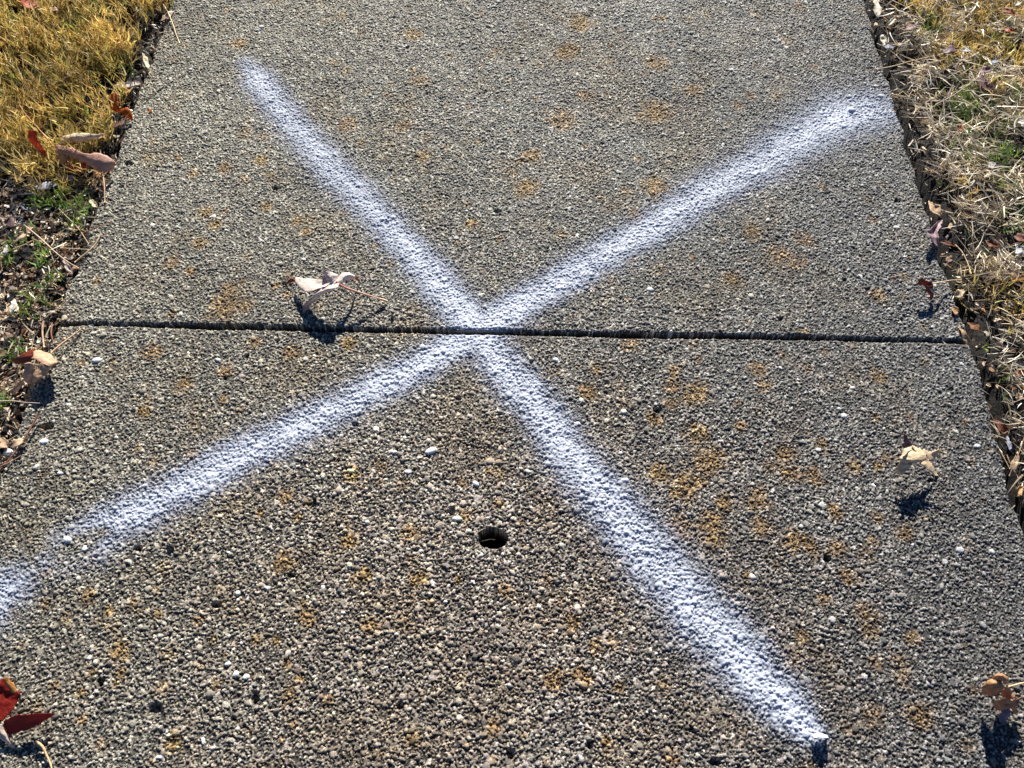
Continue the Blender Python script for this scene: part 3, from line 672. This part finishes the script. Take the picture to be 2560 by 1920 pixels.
# 3: crumpled brown leaf, bottom right
c = P(2500, 1740, .02)
r_ = empty('fallen_leaf', (c[0], c[1], .002), 'crumpled curled brown leaf at the bottom right corner, casting a long dark shadow', 'leaf')
def q3(x, y, h): return (2380 + x / 5.92, 1640 + y / 5.92, h)
g3 = [lobe([[q3(430,470,24),q3(445,490,22),q3(480,560,14)], [q3(540,365,36),q3(560,450,40),q3(560,610,16)], [q3(640,345,42),q3(660,440,44),q3(650,570,24)], [q3(730,350,42),q3(750,420,40),q3(750,530,30)]], teeth=.001, crink=.003, seed=11),
      lobe([[q3(600,340,40),q3(640,290,46),q3(700,262,44)], [q3(720,350,46),q3(740,290,52),q3(760,258,46)], [q3(760,400,42),q3(800,340,46),q3(835,320,40)], [q3(770,420,36),q3(800,430,36),q3(835,400,32)]], teeth=.001, crink=.002, seed=12),
      lobe([[q3(570,640,18),q3(600,720,14),q3(650,830,4)], [q3(680,650,26),q3(700,740,14),q3(740,810,5)], [q3(800,630,28),q3(820,700,18),q3(860,770,8)], [q3(920,640,28),q3(930,740,16),q3(930,850,4)], [q3(1030,630,22),q3(1000,700,16),q3(950,820,6)]], teeth=.0015, crink=.003, seed=13),
      lobe([[q3(790,440,32),q3(815,460,34),q3(840,450,34)], [q3(745,550,22),q3(800,560,26),q3(900,520,24)], [q3(760,640,16),q3(850,640,20),q3(940,590,22)]], teeth=.001, crink=.002, seed=14)]
leaf_blade('blade', g3, lin(190, 140, 100), lin(150, 84, 48), r_, tr=.25)
leaf_blade('flap', [lobe([[q3(780,755,12),q3(830,770,12),q3(880,810,10)], [q3(740,840,8),q3(790,850,9),q3(850,870,6)], [q3(700,860,5),q3(770,930,5),q3(830,900,3)], [q3(735,1000,1),q3(770,1000,2),q3(805,990,1)]], crink=.002, seed=15)], lin(150, 128, 138), lin(120, 96, 96), r_, label='greyish mauve curled flap')
tube_mesh('stalk', [q3(815,460,36), q3(930,430,34), q3(1070,395,33), q3(1200,370,30)], .0012, lin(206, 176, 130), r_)

# 4: red leaf, bottom left
c = P(20, 1800, .01)
r_ = empty('fallen_leaf', (c[0], c[1], .002), 'dark red leaf with an orange edge, cut by the bottom left corner', 'leaf')
def q4(x, y, h): return (x / 6.38, 1660 + y / 6.38, h)
g4 = [lobe([[q4(-60,920,16),q4(10,915,16),q4(60,890,15)], [q4(-90,700,22),q4(30,740,18),q4(215,720,14)], [q4(-80,450,26),q4(90,520,20),q4(310,545,15)], [q4(-20,300,28),q4(100,370,24),q4(270,400,19)], [q4(70,225,28),q4(105,215,28),q4(150,250,25)]], teeth=.001, crink=.0018, seed=21),
      lobe([[q4(60,900,16),q4(70,960,12),q4(110,1150,5)], [q4(230,830,20),q4(300,950,13),q4(300,1090,8)], [q4(480,812,22),q4(560,880,16),q4(520,1020,9)], [q4(700,782,20),q4(740,830,16),q4(700,900,12)], [q4(868,788,14),q4(870,795,13),q4(860,805,12)]], teeth=.0006, crink=.001, seed=22),]
leaf_blade('blade', g4, lin(158, 40, 26), lin(140, 66, 50), r_, tr=.4)
leaf_blade('lobe', [lobe([[q4(-80,930,14),q4(-20,960,15),q4(45,960,14)], [q4(-60,1130,10),q4(20,1090,13),q4(90,1060,10)], [q4(60,1230,7),q4(110,1180,9),q4(150,1160,7)], [q4(200,1340,2),q4(215,1345,2),q4(228,1340,1)]], crink=.001, seed=23)], lin(232, 206, 186), lin(190, 150, 120), r_, label='pale cream underside of a folded lobe')
leaf_blade('lobe', [lobe([[q4(60,250,28),q4(80,225,29),q4(115,205,29)], [q4(150,470,20),q4(200,400,22),q4(230,330,22)], [q4(240,520,16),q4(285,470,17),q4(305,480,17)]], crink=.001, seed=24)], lin(224, 160, 84), lin(206, 130, 70), r_, label='orange-yellow folded edge')

# 5: crumpled tan leaf on the left pavement edge
c = P(85, 920, .02)
r_ = empty('fallen_leaf', (c[0], c[1], .002), 'crumpled tan and grey leaf on the left pavement edge, just below the joint', 'leaf')
def q5(x, y, h): return (x / 3.77, 780 + y / 3.77, h)
g5 = [lobe([[q5(480,400,14),q5(490,420,16),q5(510,430,17)], [q5(380,370,18),q5(430,440,25),q5(540,470,25)], [q5(300,380,20),q5(350,430,27),q5(470,520,27)], [q5(280,440,22),q5(310,450,26),q5(420,490,28)]], crink=.003, seed=31),
      lobe([[q5(380,490,27),q5(420,480,28),q5(470,510,26)], [q5(330,540,22),q5(370,570,24),q5(450,560,20)], [q5(310,620,18),q5(350,630,20),q5(410,610,18)], [q5(285,668,8),q5(300,670,8),q5(330,665,6)]], crink=.002, seed=32),
      lobe([[q5(240,490,26),q5(290,480,28),q5(320,490,26)], [q5(215,560,20),q5(260,580,20),q5(315,570,18)], [q5(215,630,14),q5(250,640,14),q5(290,640,12)], [q5(260,676,8),q5(270,678,8),q5(282,676,8)]], crink=.002, seed=33),
      lobe([[q5(160,640,14),q5(200,640,14),q5(240,670,10)], [q5(120,700,8),q5(160,700,10),q5(200,710,6)], [q5(96,760,2),q5(115,780,2),q5(140,775,1)]], crink=.0015, seed=34)]
leaf_blade('blade', g5, lin(214, 174, 138), lin(176, 148, 140), r_)
leaf_blade('lobe', [lobe([[q5(320,345,26),q5(310,400,28),q5(290,470,22)], [q5(240,380,22),q5(220,425,20),q5(210,480,14)], [q5(118,450,12),q5(122,455,10),q5(140,478,6)]], crink=.001, seed=35)], lin(146, 62, 32), lin(120, 56, 34), r_, label='rusty red folded lobe')
tube_mesh('stalk', [q5(480,385,14), q5(600,285,10), q5(700,210,6), q5(775,155,4)], .0014, lin(214, 168, 126), r_, knob=.5)

# 6: big curled compound leaf in the left turf
c = P(150, 370, .02)
r_ = empty('fallen_leaf', (c[0], c[1], -.005), 'large curled brown leaf with several long lobes, at the lower edge of the golden turf', 'leaf')
def q6(x, y, h): return (x / 3.456, y / 3.456, h)
g6 = [lobe([[q6(470,1250,30),q6(480,1275,30),q6(470,1300,28)], [q6(600,1270,32),q6(600,1310,30),q6(610,1350,24)], [q6(730,1320,32),q6(730,1370,28),q6(740,1410,20)], [q6(860,1325,30),q6(870,1400,26),q6(850,1480,14)], [q6(960,1370,24),q6(950,1420,22),q6(930,1490,12)], [q6(995,1400,18),q6(992,1425,16),q6(985,1450,12)]], teeth=.0006, seed=41)]
leaf_blade('blade', g6, lin(206, 156, 132), lin(140, 86, 66), r_)
leaf_blade('lobe', [lobe([[q6(510,1235,30),q6(520,1245,28),q6(540,1260,24)], [q6(570,1170,36),q6(600,1200,36),q6(640,1240,22)], [q6(680,1150,38),q6(700,1190,36),q6(710,1235,24)], [q6(800,1165,34),q6(820,1180,32),q6(830,1200,26)], [q6(890,1155,32),q6(892,1160,32),q6(890,1166,31)]], crink=.0025, seed=42)], lin(234, 212, 178), lin(190, 150, 110), r_, label='cream coloured upper lobe')
leaf_blade('lobe', [lobe([[q6(240,1125,52),q6(280,1122,54),q6(318,1128,52)], [q6(245,1190,42),q6(290,1200,44),q6(330,1210,42)], [q6(300,1270,28),q6(340,1280,30),q6(385,1290,28)], [q6(380,1345,16),q6(390,1350,16),q6(405,1345,16)]], seed=43)], lin(190, 74, 42), lin(190, 160, 160), r_, label='upright red lobe', tr=.5)
leaf_blade('lobe', [lobe([[q6(575,1420,22),q6(580,1450,16),q6(590,1490,6)], [q6(660,1415,22),q6(670,1450,18),q6(680,1500,6)], [q6(750,1405,20),q6(758,1440,16),q6(740,1490,6)]], teeth=.001, seed=44)], lin(160, 66, 36), lin(150, 80, 50), r_, label='rusty lower lobe')
leaf_blade('lobe', [lobe([[q6(475,1290,26),q6(500,1280,28),q6(560,1290,26)], [q6(490,1350,18),q6(530,1350,20),q6(590,1350,18)], [q6(520,1420,8),q6(550,1430,8),q6(570,1410,8)]], seed=45)], lin(196, 160, 130), lin(150, 100, 70), r_)
tube_mesh('stalk', [q6(465,1265,30), q6(330,1110,40), q6(230,1000,50), q6(158,895,58)], .0014, lin(190, 120, 72), r_)

def small_leaf(uv0, uv1, wid, h0, h1, hm, front, back, label, curl=.35, fold=.0, name='fallen_leaf', cat='leaf', stalk=None, seed=None, shape=1.0, jag=.0008, crink=.003):
    """one elliptic leaf from its base to its tip; wid in photo px; heights in mm"""
    (u0, v0), (u1, v1) = uv0, uv1; L = math.hypot(u1 - u0, v1 - v0); nx_, ny_ = -(v1 - v0) / L, (u1 - u0) / L
    rows = []; q_ = np.random.default_rng(int(abs(u0 * 3 + v0))); as_ = q_.uniform(.65, 1.25, 2); curl = curl * q_.uniform(.6, 2.2); tw = q_.normal(0, .5); ph_ = q_.uniform(0, 6)
    for t, wv in ((0, .12), (.2, .62), (.42, 1.0), (.65, .92), (.85, .5), (1, .06)):
        u, v = u0 + (u1 - u0) * t, v0 + (v1 - v0) * t; b = math.sin(math.pi * t) * L * .10 * fold
        u += nx_ * b; v += ny_ * b; h = h0 * (1 - t) + h1 * t + hm * math.sin(math.pi * t); ww = wid / 2 * wv ** shape
        lift = curl * ww * .6
        wl = ww * as_[0] * (1 + .22 * math.sin(9 * t + ph_)); wr = ww * as_[1] * (1 + .22 * math.sin(11 * t + ph_ * 2)); tt_ = tw * (t - .4) * ww * .8
        rows.append([(u + nx_ * wl, v + ny_ * wl, h + lift + tt_), (u, v, h), (u - nx_ * wr, v - ny_ * wr, h + lift * .6 - tt_ * .5)])
    cx_, cy_ = (u0 + u1) / 2, (v0 + v1) / 2; c = P(cx_, cy_, (h0 + h1) / 2000)
    if stalk is None:
        o = leaf_blade(name, [lobe(rows, n=16, k=7, jag=jag, crink=crink, seed=seed if seed is not None else int(abs(u0 + v0)) % 97)], front, back, None)
        q = np.array([c[0], c[1], min(h0, h1) / 1000], np.float32); a_ = np.zeros(len(o.data.vertices) * 3, np.float32)
        o.data.vertices.foreach_get('co', a_); o.data.vertices.foreach_set('co', (a_.reshape(-1, 3) - q).ravel()); o.location = [float(z_) for z_ in q]
        return tag(o, label, cat)
    r_ = empty(name, (c[0], c[1], min(h0, h1) / 1000), label, cat)
    leaf_blade('blade', [lobe(rows, n=16, k=7, jag=jag, crink=crink, seed=seed if seed is not None else int(abs(u0 + v0)) % 97)], front, back, r_)
    if stalk: tube_mesh('stalk', stalk, .0009, lin(200, 170, 120), r_, n=10, sides=5)
    return r_
SL = small_leaf
# left verge
r_ = empty('fallen_leaf', tuple(P(300, 265, 0)), 'torn bright orange leaf in two curled lobes at the left pavement edge', 'leaf')
leaf_blade('blade', [lobe([[q6(975,790,26),q6(990,800,26),q6(1010,800,26)], [q6(940,850,22),q6(975,860,22),q6(1015,855,20)], [q6(950,930,14),q6(990,930,14),q6(1040,940,12)], [q6(1000,970,8),q6(1010,972,8),q6(1030,970,6)]], seed=51),
                     lobe([[q6(1035,950,14),q6(1050,970,14),q6(1060,995,10)], [q6(1100,930,18),q6(1105,970,16),q6(1100,1020,8)], [q6(1145,985,12),q6(1150,1010,10),q6(1140,1045,4)]], seed=52)], LEAF_ORANGE, lin(190, 90, 30), r_, tr=.5)
SL((45, -12), (98, 16), 40, 20, 14, 6, lin(178, 66, 36), lin(140, 60, 40), 'bright red leaf in the golden turf at the top left corner')
SL((142, 462), (82, 470), 22, 6, 10, 3, LEAF_GREY, lin(150, 140, 146), 'pale blue-grey ribbed leaf just below the golden turf', curl=.2)
SL((190, 440), (160, 446), 15, 4, 6, 2, lin(170, 168, 176), LEAF_MAUVE, 'small pale grey leaf under the big curled brown leaf')
SL((78, 524), (46, 512), 10, 2, 5, 1, lin(160, 158, 170), LEAF_MAUVE, 'thin blue-grey leaf sliver in the shade on the left verge')
SL((8, 560), (40, 545), 26, 0, 8, 2, lin(120, 96, 92), lin(90, 66, 60), 'dull mauve leaf lying flat in the shade at the left border')
SL((40, 560), (58, 542), 12, 3, 8, 2, lin(196, 196, 206), lin(160, 150, 150), 'small whitish leaf scrap beside the flat mauve leaf')
SL((356, 134), (374, 172), 15, 3, 6, 4, lin(228, 214, 176), lin(200, 180, 140), 'cream pod-shaped leaf on the upper left pavement edge', stalk=[(366,155,6),(370,180,4),(379,194,3)])
SL((280, 213), (352, 210), 14, 2, 3, 2, lin(216, 204, 190), LEAF_TAN, 'pale flat leaf above the torn orange leaf', curl=.1)
SL((28, 788), (34, 748), 18, 3, 7, 2, lin(240, 230, 212), lin(220, 200, 170), 'white oval leaf standing out on the lower left verge')
SL((182, 684), (157, 648), 15, 4, 2, 1, lin(206, 186, 168), LEAF_MAUVE, 'pale grey leaf at the end of the long diagonal twig', curl=.2)
SL((10, 640), (16, 612), 16, 4, 8, 2, lin(236, 228, 214), lin(210, 190, 160), 'pale leaf bit at the left border above the white oval leaf')
SL((32, 604), (84, 566), 20, 4, 9, 3, lin(212, 184, 150), lin(170, 128, 96), 'tan split leaf under the tangle of twigs on the left')
SL((225, 500), (246, 520), 16, 5, 4, 3, lin(222, 206, 172), lin(200, 170, 130), 'cream crumpled leaf near the green weeds')
SL((0, 1095), (20, 1120), 26, 2, 4, 3, lin(200, 168, 134), lin(160, 120, 90), 'curled tan leaf scrap at the left border beside the long brown twig')
SL((28, 1118), (58, 1100), 22, 3, 3, 4, lin(216, 186, 148), lin(170, 130, 96), 'tan crumpled leaf scrap leaning against the long brown twig')
SL((118, 20), (150, 28), 12, 24, 28, 2, lin(196, 160, 130), LEAF_BROWN, 'narrow tan leaf caught high in the golden turf')
SL((160, 195), (178, 178), 14, 26, 24, 2, lin(120, 66, 44), lin(100, 60, 44), 'small dark brown leaf nested in the golden turf')
SL((270, 320), (318, 300), 16, 4, 6, 3, lin(120, 84, 70), lin(96, 66, 56), 'dark brown shaded leaf below the torn orange leaf')
SL((395, 8), (418, -8), 16, 4, 8, 2, lin(168, 80, 44), lin(150, 70, 44), 'rusty leaf at the top end of the long arching stalk')
SL((405, 48), (436, 28), 14, 3, 4, 2, lin(224, 196, 172), lin(190, 150, 120), 'flat pale pink leaf under the long arching stalk', curl=.1)
# right verge
SL((2188, -6), (2196, 44), 20, 4, 2, 2, lin(240, 226, 200), lin(220, 190, 150), 'bright cream leaf at the top of the right pavement edge', jag=.0015)
SL((2204, 84), (2210, 118), 14, -4, -6, 2, lin(232, 220, 196), lin(200, 180, 150), 'cream leaf scrap in the right gutter below the bright cream leaf')
SL((2212, 116), (2236, 114), 16, -6, -4, 2, lin(144, 146, 156), lin(120, 120, 140), 'blue-grey leaf scrap in the right gutter')
SL((2258, 74), (2292, 58), 26, 10, 12, 3, lin(140, 106, 90), lin(110, 84, 74), 'dull brown square-looking leaf in the turf near the top right')
SL((2350, 132), (2400, 120), 15, 14, 16, 4, lin(130, 100, 104), lin(110, 80, 80), 'purplish leaf lying at the end of the long straw stalk')
SL((2398, 122), (2436, 126), 14, 14, 12, 4, lin(206, 204, 200), lin(170, 160, 150), 'grey-white leaf touching the purplish leaf')
SL((2474, 152), (2500, 152), 15, 20, 20, 3, lin(168, 174, 186), lin(150, 150, 160), 'small pale blue leaf in the gold grass on the right')
SL((2440, 178), (2480, 172), 14, 14, 14, 2, lin(146, 112, 116), lin(120, 90, 90), 'mauve leaf folded over the purple-brown leaf')
SL((2440, 184), (2492, 240), 24, 14, 4, 3, lin(130, 96, 96), lin(110, 76, 70), 'long purple-brown leaf drooping in the upper right verge')
SL((2464, 424), (2490, 406), 18, 6, 9, 3, lin(228, 226, 222), lin(200, 190, 180), 'crumpled white leaf in the middle of the right verge')
SL((2540, 305), (2568, 300), 22, 10, 12, 3, lin(220, 206, 196), lin(190, 170, 150), 'pale pinkish leaf cut by the right border')
SL((2396, 320), (2412, 322), 11, 12, 12, 2, lin(170, 84, 44), lin(150, 70, 34), 'tiny bright orange leaf scrap on the right straw')
SL((2506, 22), (2540, 34), 18, 26, 24, 2, lin(150, 76, 44), lin(130, 70, 40), 'rusty leaf in the gold grass of the top right corner')
SL((2508, 72), (2536, 78), 14, 24, 24, 2, lin(180, 90, 44), lin(150, 70, 36), 'small orange leaf in the gold grass near the right border')
SL((2535, 14), (2552, 6), 9, 30, 30, 1, lin(236, 228, 214), lin(210, 196, 176), 'short white leaf sliver in the top right corner')
SL((2324, 502), (2352, 546), 21, 2, -4, 3, lin(214, 182, 142), lin(150, 100, 66), 'tan curled leaf in the right gutter, above the mauve one')
SL((2353, 550), (2345, 618), 24, 4, 8, 6, lin(170, 142, 146), lin(200, 180, 166), 'mauve crescent-shaped leaf hanging over the right pavement edge', curl=.8, fold=2.2)
SL((2366, 640), (2378, 668), 19, -8, -6, 1, lin(150, 118, 88), lin(130, 96, 70), 'brown triangular leaf in the right gutter')
SL((2350, 606), (2392, 614), 12, 4, 6, 3, lin(120, 74, 44), lin(100, 64, 44), 'dark brown pointed leaf touching the mauve crescent leaf')
SL((2460, 602), (2498, 614), 16, 10, 8, 5, lin(126, 74, 46), lin(220, 200, 176), 'dark brown arched leaf with a pale end in the right straw')
SL((2540, 610), (2566, 634), 26, 8, 8, 3, lin(206, 204, 206), lin(190, 180, 180), 'pale bluish leaf cut by the right border, beside a red one')
SL((2536, 590), (2566, 598), 16, 8, 12, 3, lin(130, 72, 52), lin(110, 66, 50), 'dark red leaf cut by the right border')
SL((2534, 706), (2560, 690), 14, 6, 10, 2, lin(164, 92, 54), lin(140, 70, 40), 'rust-orange leaf scrap beside the tuft of gold straw')
SL((2384, 738), (2412, 728), 18, 0, 4, 3, lin(226, 200, 160), lin(190, 150, 110), 'cream leaf scrap at the right edge just above the joint', jag=.0015)
SL((2398, 812), (2432, 876), 24, 6, -10, 3, lin(214, 182, 138), lin(160, 110, 66), 'long tan leaf slipping into the gap at the right end of the joint', curl=.2)
SL((2418, 806), (2456, 824), 18, 2, 4, 2, lin(140, 94, 56), lin(120, 80, 50), 'brown wedge-shaped leaf beside the long tan leaf')
SL((2376, 770), (2398, 782), 14, 1, 2, 2, lin(206, 160, 110), lin(150, 100, 60), 'orange-tan leaf scrap on the slab edge above the joint')
SL((2484, 1050), (2520, 1084), 22, -12, -8, 4, lin(110, 58, 40), lin(90, 50, 38), 'dark curled brown leaf down in the right gutter')
SL((2518, 1092), (2530, 1128), 13, -6, -4, 3, lin(176, 180, 192), lin(160, 150, 150), 'thin pale blue leaf in the right gutter, above the striped tan one')
SL((2544, 1130), (2526, 1190), 20, -4, -8, 3, lin(206, 180, 146), lin(160, 124, 90), 'upright tan leaf with dark bands in the right gutter')
SL((2536, 1240), (2562, 1216), 16, -8, -4, 5, lin(216, 168, 110), lin(120, 60, 36), 'curled orange-brown leaf at the right border, lowest in the gutter')
SL((2538, 930), (2566, 936), 22, 4, 6, 3, lin(146, 92, 56), lin(120, 80, 60), 'brown leaf at the right border beside pale straw')
SL((2536, 948), (2560, 944), 9, 5, 6, 1, lin(236, 232, 224), lin(210, 200, 190), 'white leaf sliver under the brown leaf at the right border')

# red-brown leaf with a stalk overhanging the right slab edge
r_ = empty('fallen_leaf', tuple(P(2325, 725, .002)), 'small red-brown leaf with a straight pale stalk, on the right slab edge', 'leaf')
def q7(x, y, h): return (2160 + x / 3.607, 440 + y / 3.607, h)
leaf_blade('blade', [lobe([[q7(620,960,24),q7(615,970,24),q7(625,1000,22)], [q7(560,940,28),q7(560,965,24),q7(570,1000,18)], [q7(520,925,30),q7(515,945,26),q7(500,980,20)], [q7(478,965,18),q7(472,980,16),q7(468,995,14)]], crink=.0015, seed=61),
                     lobe([[q7(545,985,22),q7(580,990,24),q7(628,985,22)], [q7(560,1040,16),q7(590,1050,16),q7(625,1040,16)], [q7(590,1085,9),q7(605,1090,8),q7(625,1080,9)], [q7(600,1118,3),q7(605,1118,3),q7(612,1112,3)]], crink=.0015, seed=62)], lin(146, 74, 52), lin(130, 76, 60), r_, tr=.35)
leaf_blade('lobe', [lobe([[q7(565,980,22),q7(570,995,22),q7(580,1010,20)], [q7(620,1020,18),q7(620,1035,18),q7(615,1050,16)], [q7(665,1050,12),q7(668,1060,12),q7(660,1075,10)], [q7(720,1085,5),q7(718,1086,5),q7(716,1087,5)]], teeth=.002, seed=63)], lin(232, 214, 186), lin(200, 170, 130), r_, label='pale spiky lobe')
tube_mesh('stalk', [q7(615,970,24), q7(700,955,16), q7(790,940,10), q7(880,936,6)], .001, lin(226, 196, 150), r_)

# ------------------------------------------------------------------ twigs and stalks
def twig(pts, rad, col, label, name='twig', cat='twig', **k):
    return tag(tube_mesh(name, pts, rad, col, **k), label, cat)
BR = lin(176, 128, 88); PB = lin(214, 184, 140)
twig([(396,-4,8),(415,22,9),(430,55,7),(440,85,4),(449,108,2)], .0014, lin(226, 200, 150), 'long arching cream stalk on the slab at the upper left', knob=.3)
twig([(347,262,4),(400,222,3),(455,190,2.5),(520,166,2)], .0006, lin(110, 90, 66), 'hair-thin dark stalk lying across the upper left of the slab')
twig([(58,561,14),(100,595,11),(140,632,8),(170,655,6),(198,671,4)], .0013, lin(208, 176, 142), 'long diagonal twig crossing the left verge')
twig([(84,598,10),(105,608,8),(125,627,5)], .0009, BR, 'short brown twig parallel to the long diagonal one')
twig([(33,623,6),(60,612,10),(84,600,12)], .0010, PB, 'pale straight twig meeting the long diagonal twig from the left')
twig([(206,583,4),(240,569,6),(280,553,6)], .0008, lin(150, 96, 60), 'thin reddish twig reaching onto the slab from the left')
twig([(187,656,3),(210,637,5),(230,620,6),(246,598,6),(253,576,7)], .0012, PB, 'bowed pale twig along the left pavement edge')
twig([(150,620,4),(190,622,5),(225,624,5)], .0008, PB, 'thin level twig under the bowed pale twig')
twig([(145,520,8),(170,545,7),(195,570,5),(222,610,4)], .0009, lin(200, 170, 130), 'thin pale twig beside the green weeds')
twig([(258,440,14),(261,470,10),(262,506,4)], .0014, lin(220, 180, 140), 'upright stub of pale stem against the left slab edge', knob=.3)
twig([(150,772,3),(172,750,5),(192,727,7)], .0010, lin(190, 160, 130), 'short straight twig by the left end of the joint')
twig([(109,800,22),(106,830,18),(110,868,14)], .0018, lin(226, 186, 146), 'thick pale stem standing behind the crumpled leaf on the left')
twig([(130,805,14),(128,835,10),(134,858,4)], .0014, lin(190, 140, 110), 'short brown stem right of the thick pale stem')
twig([(99,1027,10),(85,1055,8),(60,1100,6),(30,1140,5),(-6,1180,5)], .0016, lin(150, 96, 72), 'long curved reddish-brown twig along the lower left slab edge')
twig([(55,1138,4),(25,1155,5),(-5,1168,7)], .0008, lin(170, 130, 100), 'thin twig crossing the lower end of the long reddish-brown twig')
twig([(0,1003,10),(30,1002,10),(60,1006,8),(100,1008,6)], .0010, lin(190, 170, 150), 'greyish level twig in the shadow of the crumpled leaf')
twig([(92,1855,8),(106,1867,6),(115,1885,4),(124,1905,3),(132,1930,3)], .0016, lin(216, 176, 128), 'forked tan stalk at the bottom left, beside the red leaf')
twig([(2184,174,3),(2230,166,8),(2280,152,12),(2340,138,16)], .0009, lin(222, 194, 150), 'long pale stalk poking over the slab from the right verge')
twig([(2338,262,10),(2380,240,16),(2420,212,18),(2456,186,22)], .0009, lin(200, 180, 150), 'long thin grey twig rising across the upper right straw')
twig([(2436,236,12),(2456,248,10),(2472,262,6)], .0016, lin(196, 172, 150), 'thick short twig near the drooping purple-brown leaf')
twig([(2386,610,10),(2405,630,12),(2420,660,12),(2428,684,14)], .0010, lin(222, 190, 140), 'bent golden stem arching into the gold tuft')
twig([(2516,1135,0),(2526,1160,-2),(2545,1194,-6)], .0009, lin(196, 160, 126), 'thin twig slanting down the right gutter')
twig([(2562,1090,8),(2548,1130,6),(2535,1160,4),(2523,1190,0)], .0008, lin(150, 120, 90), 'thin dark twig in front of the upright banded leaf')
twig([(2496,1120,-2),(2510,1145,-2),(2524,1172,-4)], .0009, lin(206, 176, 136), 'pale twig pressed against the lower right slab edge')
twig([(1203,1353,-14),(1216,1350,-10),(1225,1348,-8),(1238,1349,-10)], .0007, lin(230, 210, 170), 'pale curved stalk inside the drilled hole')
twig([(2264,1270,1.5),(2280,1281,1.5),(2294,1291,1.5)], .0010, lin(128, 122, 112), 'grey stick lying at the end of the ragged leaf shadow')
# thin crack-like dark stem running towards the ragged tan leaf
twig([(2145,965,1.5),(2185,1000,1.5),(2225,1040,1.5),(2256,1080,4)], .0004, lin(60, 48, 40), 'hair-thin dark stem pointing at the ragged tan leaf')

# ------------------------------------------------------------------ small things on the slab
def flake(u, v, size, label, col, h=(2, 8), name='bark_chip', cat='chip', tall=0, asp=.7):
    s = size / 2; k = asp
    rows = [[(u - s, v - s * k, h[1]), (u - s * .9, v, (h[0] + h[1]) / 2), (u - s * .8, v + s * k, h[0])],
            [(u, v - s * k * 1.15, h[1] + tall), (u, v, (h[0] + h[1]) / 2 + tall), (u, v + s * k, h[0])],
            [(u + s, v - s * k * .8, h[1]), (u + s, v, (h[0] + h[1]) / 2), (u + s * .8, v + s * k * .7, h[0])]]
    V, Fq, U = lobe(rows, 9, 7, jag=.0006, crink=.0012, seed=int(u) % 89)
    o = mesh(name, V, Fq, [leaf_mat(col, trans=0, vein=(.9, .9, .9))], uv=U)
    sd = o.modifiers.new('Solidify', 'SOLIDIFY'); sd.thickness = .0009; sd.offset = 0
    return tag(o, label, cat)
V, Fq, U = facing(lobe([[(2029,1836,3),(2031,1840,7),(2034,1845,11)], [(2046,1834,3),(2046,1839,8),(2048,1844,14)], [(2060,1835,3),(2062,1840,8),(2066,1844,14)], [(2068,1837,2),(2070,1840,5),(2072,1844,9)]], 9, 7, jag=.0007, crink=.001, seed=3))
o = mesh('bark_chip', V, Fq, [leaf_mat(lin(232, 236, 246), trans=0, vein=(.9, .9, .9))], uv=U); sd = o.modifiers.new('Solidify', 'SOLIDIFY'); sd.thickness = .0012; sd.offset = 0
tag(o, 'paint-whitened bark chip tilted up at the lower right tip of the X', 'chip')
flake(425, 1374, 18, 'black square chip on the slab right of the lower left arm of the X', lin(30, 30, 36), (1, 5), asp=1.1)
flake(787, 1252, 10, 'small black sliver beside an orange lichen patch', lin(28, 34, 30), (1, 6), asp=1.8)
flake(376, 278, 8, 'tiny orange leaf crumb on the slab next to the torn orange leaf', lin(206, 110, 50), (1, 4), asp=1.4)
def pebble(u, v, rx, ry, h, col, label):
    c = P(u, v, h / 1000); mp = np.linalg.norm(P(u + 1, v, h / 1000) - c)
    n, k = 10, 14; th = np.linspace(.02, math.pi - .02, n); ph = np.arange(k) * 2 * math.pi / k
    T, Q = np.meshgrid(th, ph, indexing='ij'); s = 1 + .12 * np.sin(3 * Q + u) * np.sin(T) + .08 * np.cos(2 * Q + v)
    V = np.stack([c[0] + np.sin(T) * np.cos(Q) * rx * mp * s, c[1] + np.sin(T) * np.sin(Q) * ry * mp * 1.1 * s, c[2] + np.cos(T) * min(rx, ry) * mp * .6], -1)
    idx = np.arange(n * k).reshape(n, k); nx_ = np.roll(idx, -1, 1)
    Fq = np.stack([idx[:-1], idx[1:], nx_[1:], nx_[:-1]], -1).reshape(-1, 4)
    tag(mesh('pebble', V, Fq, M_STONE, col=np.tile(col, (n * k, 1))), label, 'pebble')
pebble(21, 1130, 11, 8, 0, lin(232, 224, 214), 'white oval pebble at the left border, in the litter by the long brown twig')
pebble(276, 812, 6, 4, -3, lin(214, 206, 196), 'small pale pebble in the joint near its left end')
pebble(230, 812, 6, 3.5, -3, lin(206, 198, 188), 'leftmost pale pebble lodged in the joint')
pebble(306, 815, 7, 4, -4, lin(196, 188, 176), 'rounded grey pebble in the joint, right of two paler ones')
# green blade on the slab
V, Fq, k = ribbons(P(548, 1412, .001)[None], unit(P(553, 1388, .006)[None] - P(548, 1412, .001)[None]), np.array([.016]), np.array([.0022]), np.array([[.1, 0, -.1]]), 4)
tag(mesh('grass_blade', V, Fq, M_GRASS, col=np.tile(lin(96, 116, 84), (len(V), 1))), 'single short green grass blade lying on the slab below the left arm of the X', 'grass blade')
V, Fq, k = ribbons(P(785, 812, 0)[None], unit(P(762, 820, -.006)[None] - P(785, 812, 0)[None]), np.array([.01]), np.array([.0012]), np.array([[.1, 0, -.1]]), 4)
tag(mesh('straw_piece', V, Fq, M_STRAW, col=np.tile(lin(220, 206, 180), (len(V), 1))), 'tiny pale straw piece at the joint under the pale star-shaped leaf', 'straw piece')
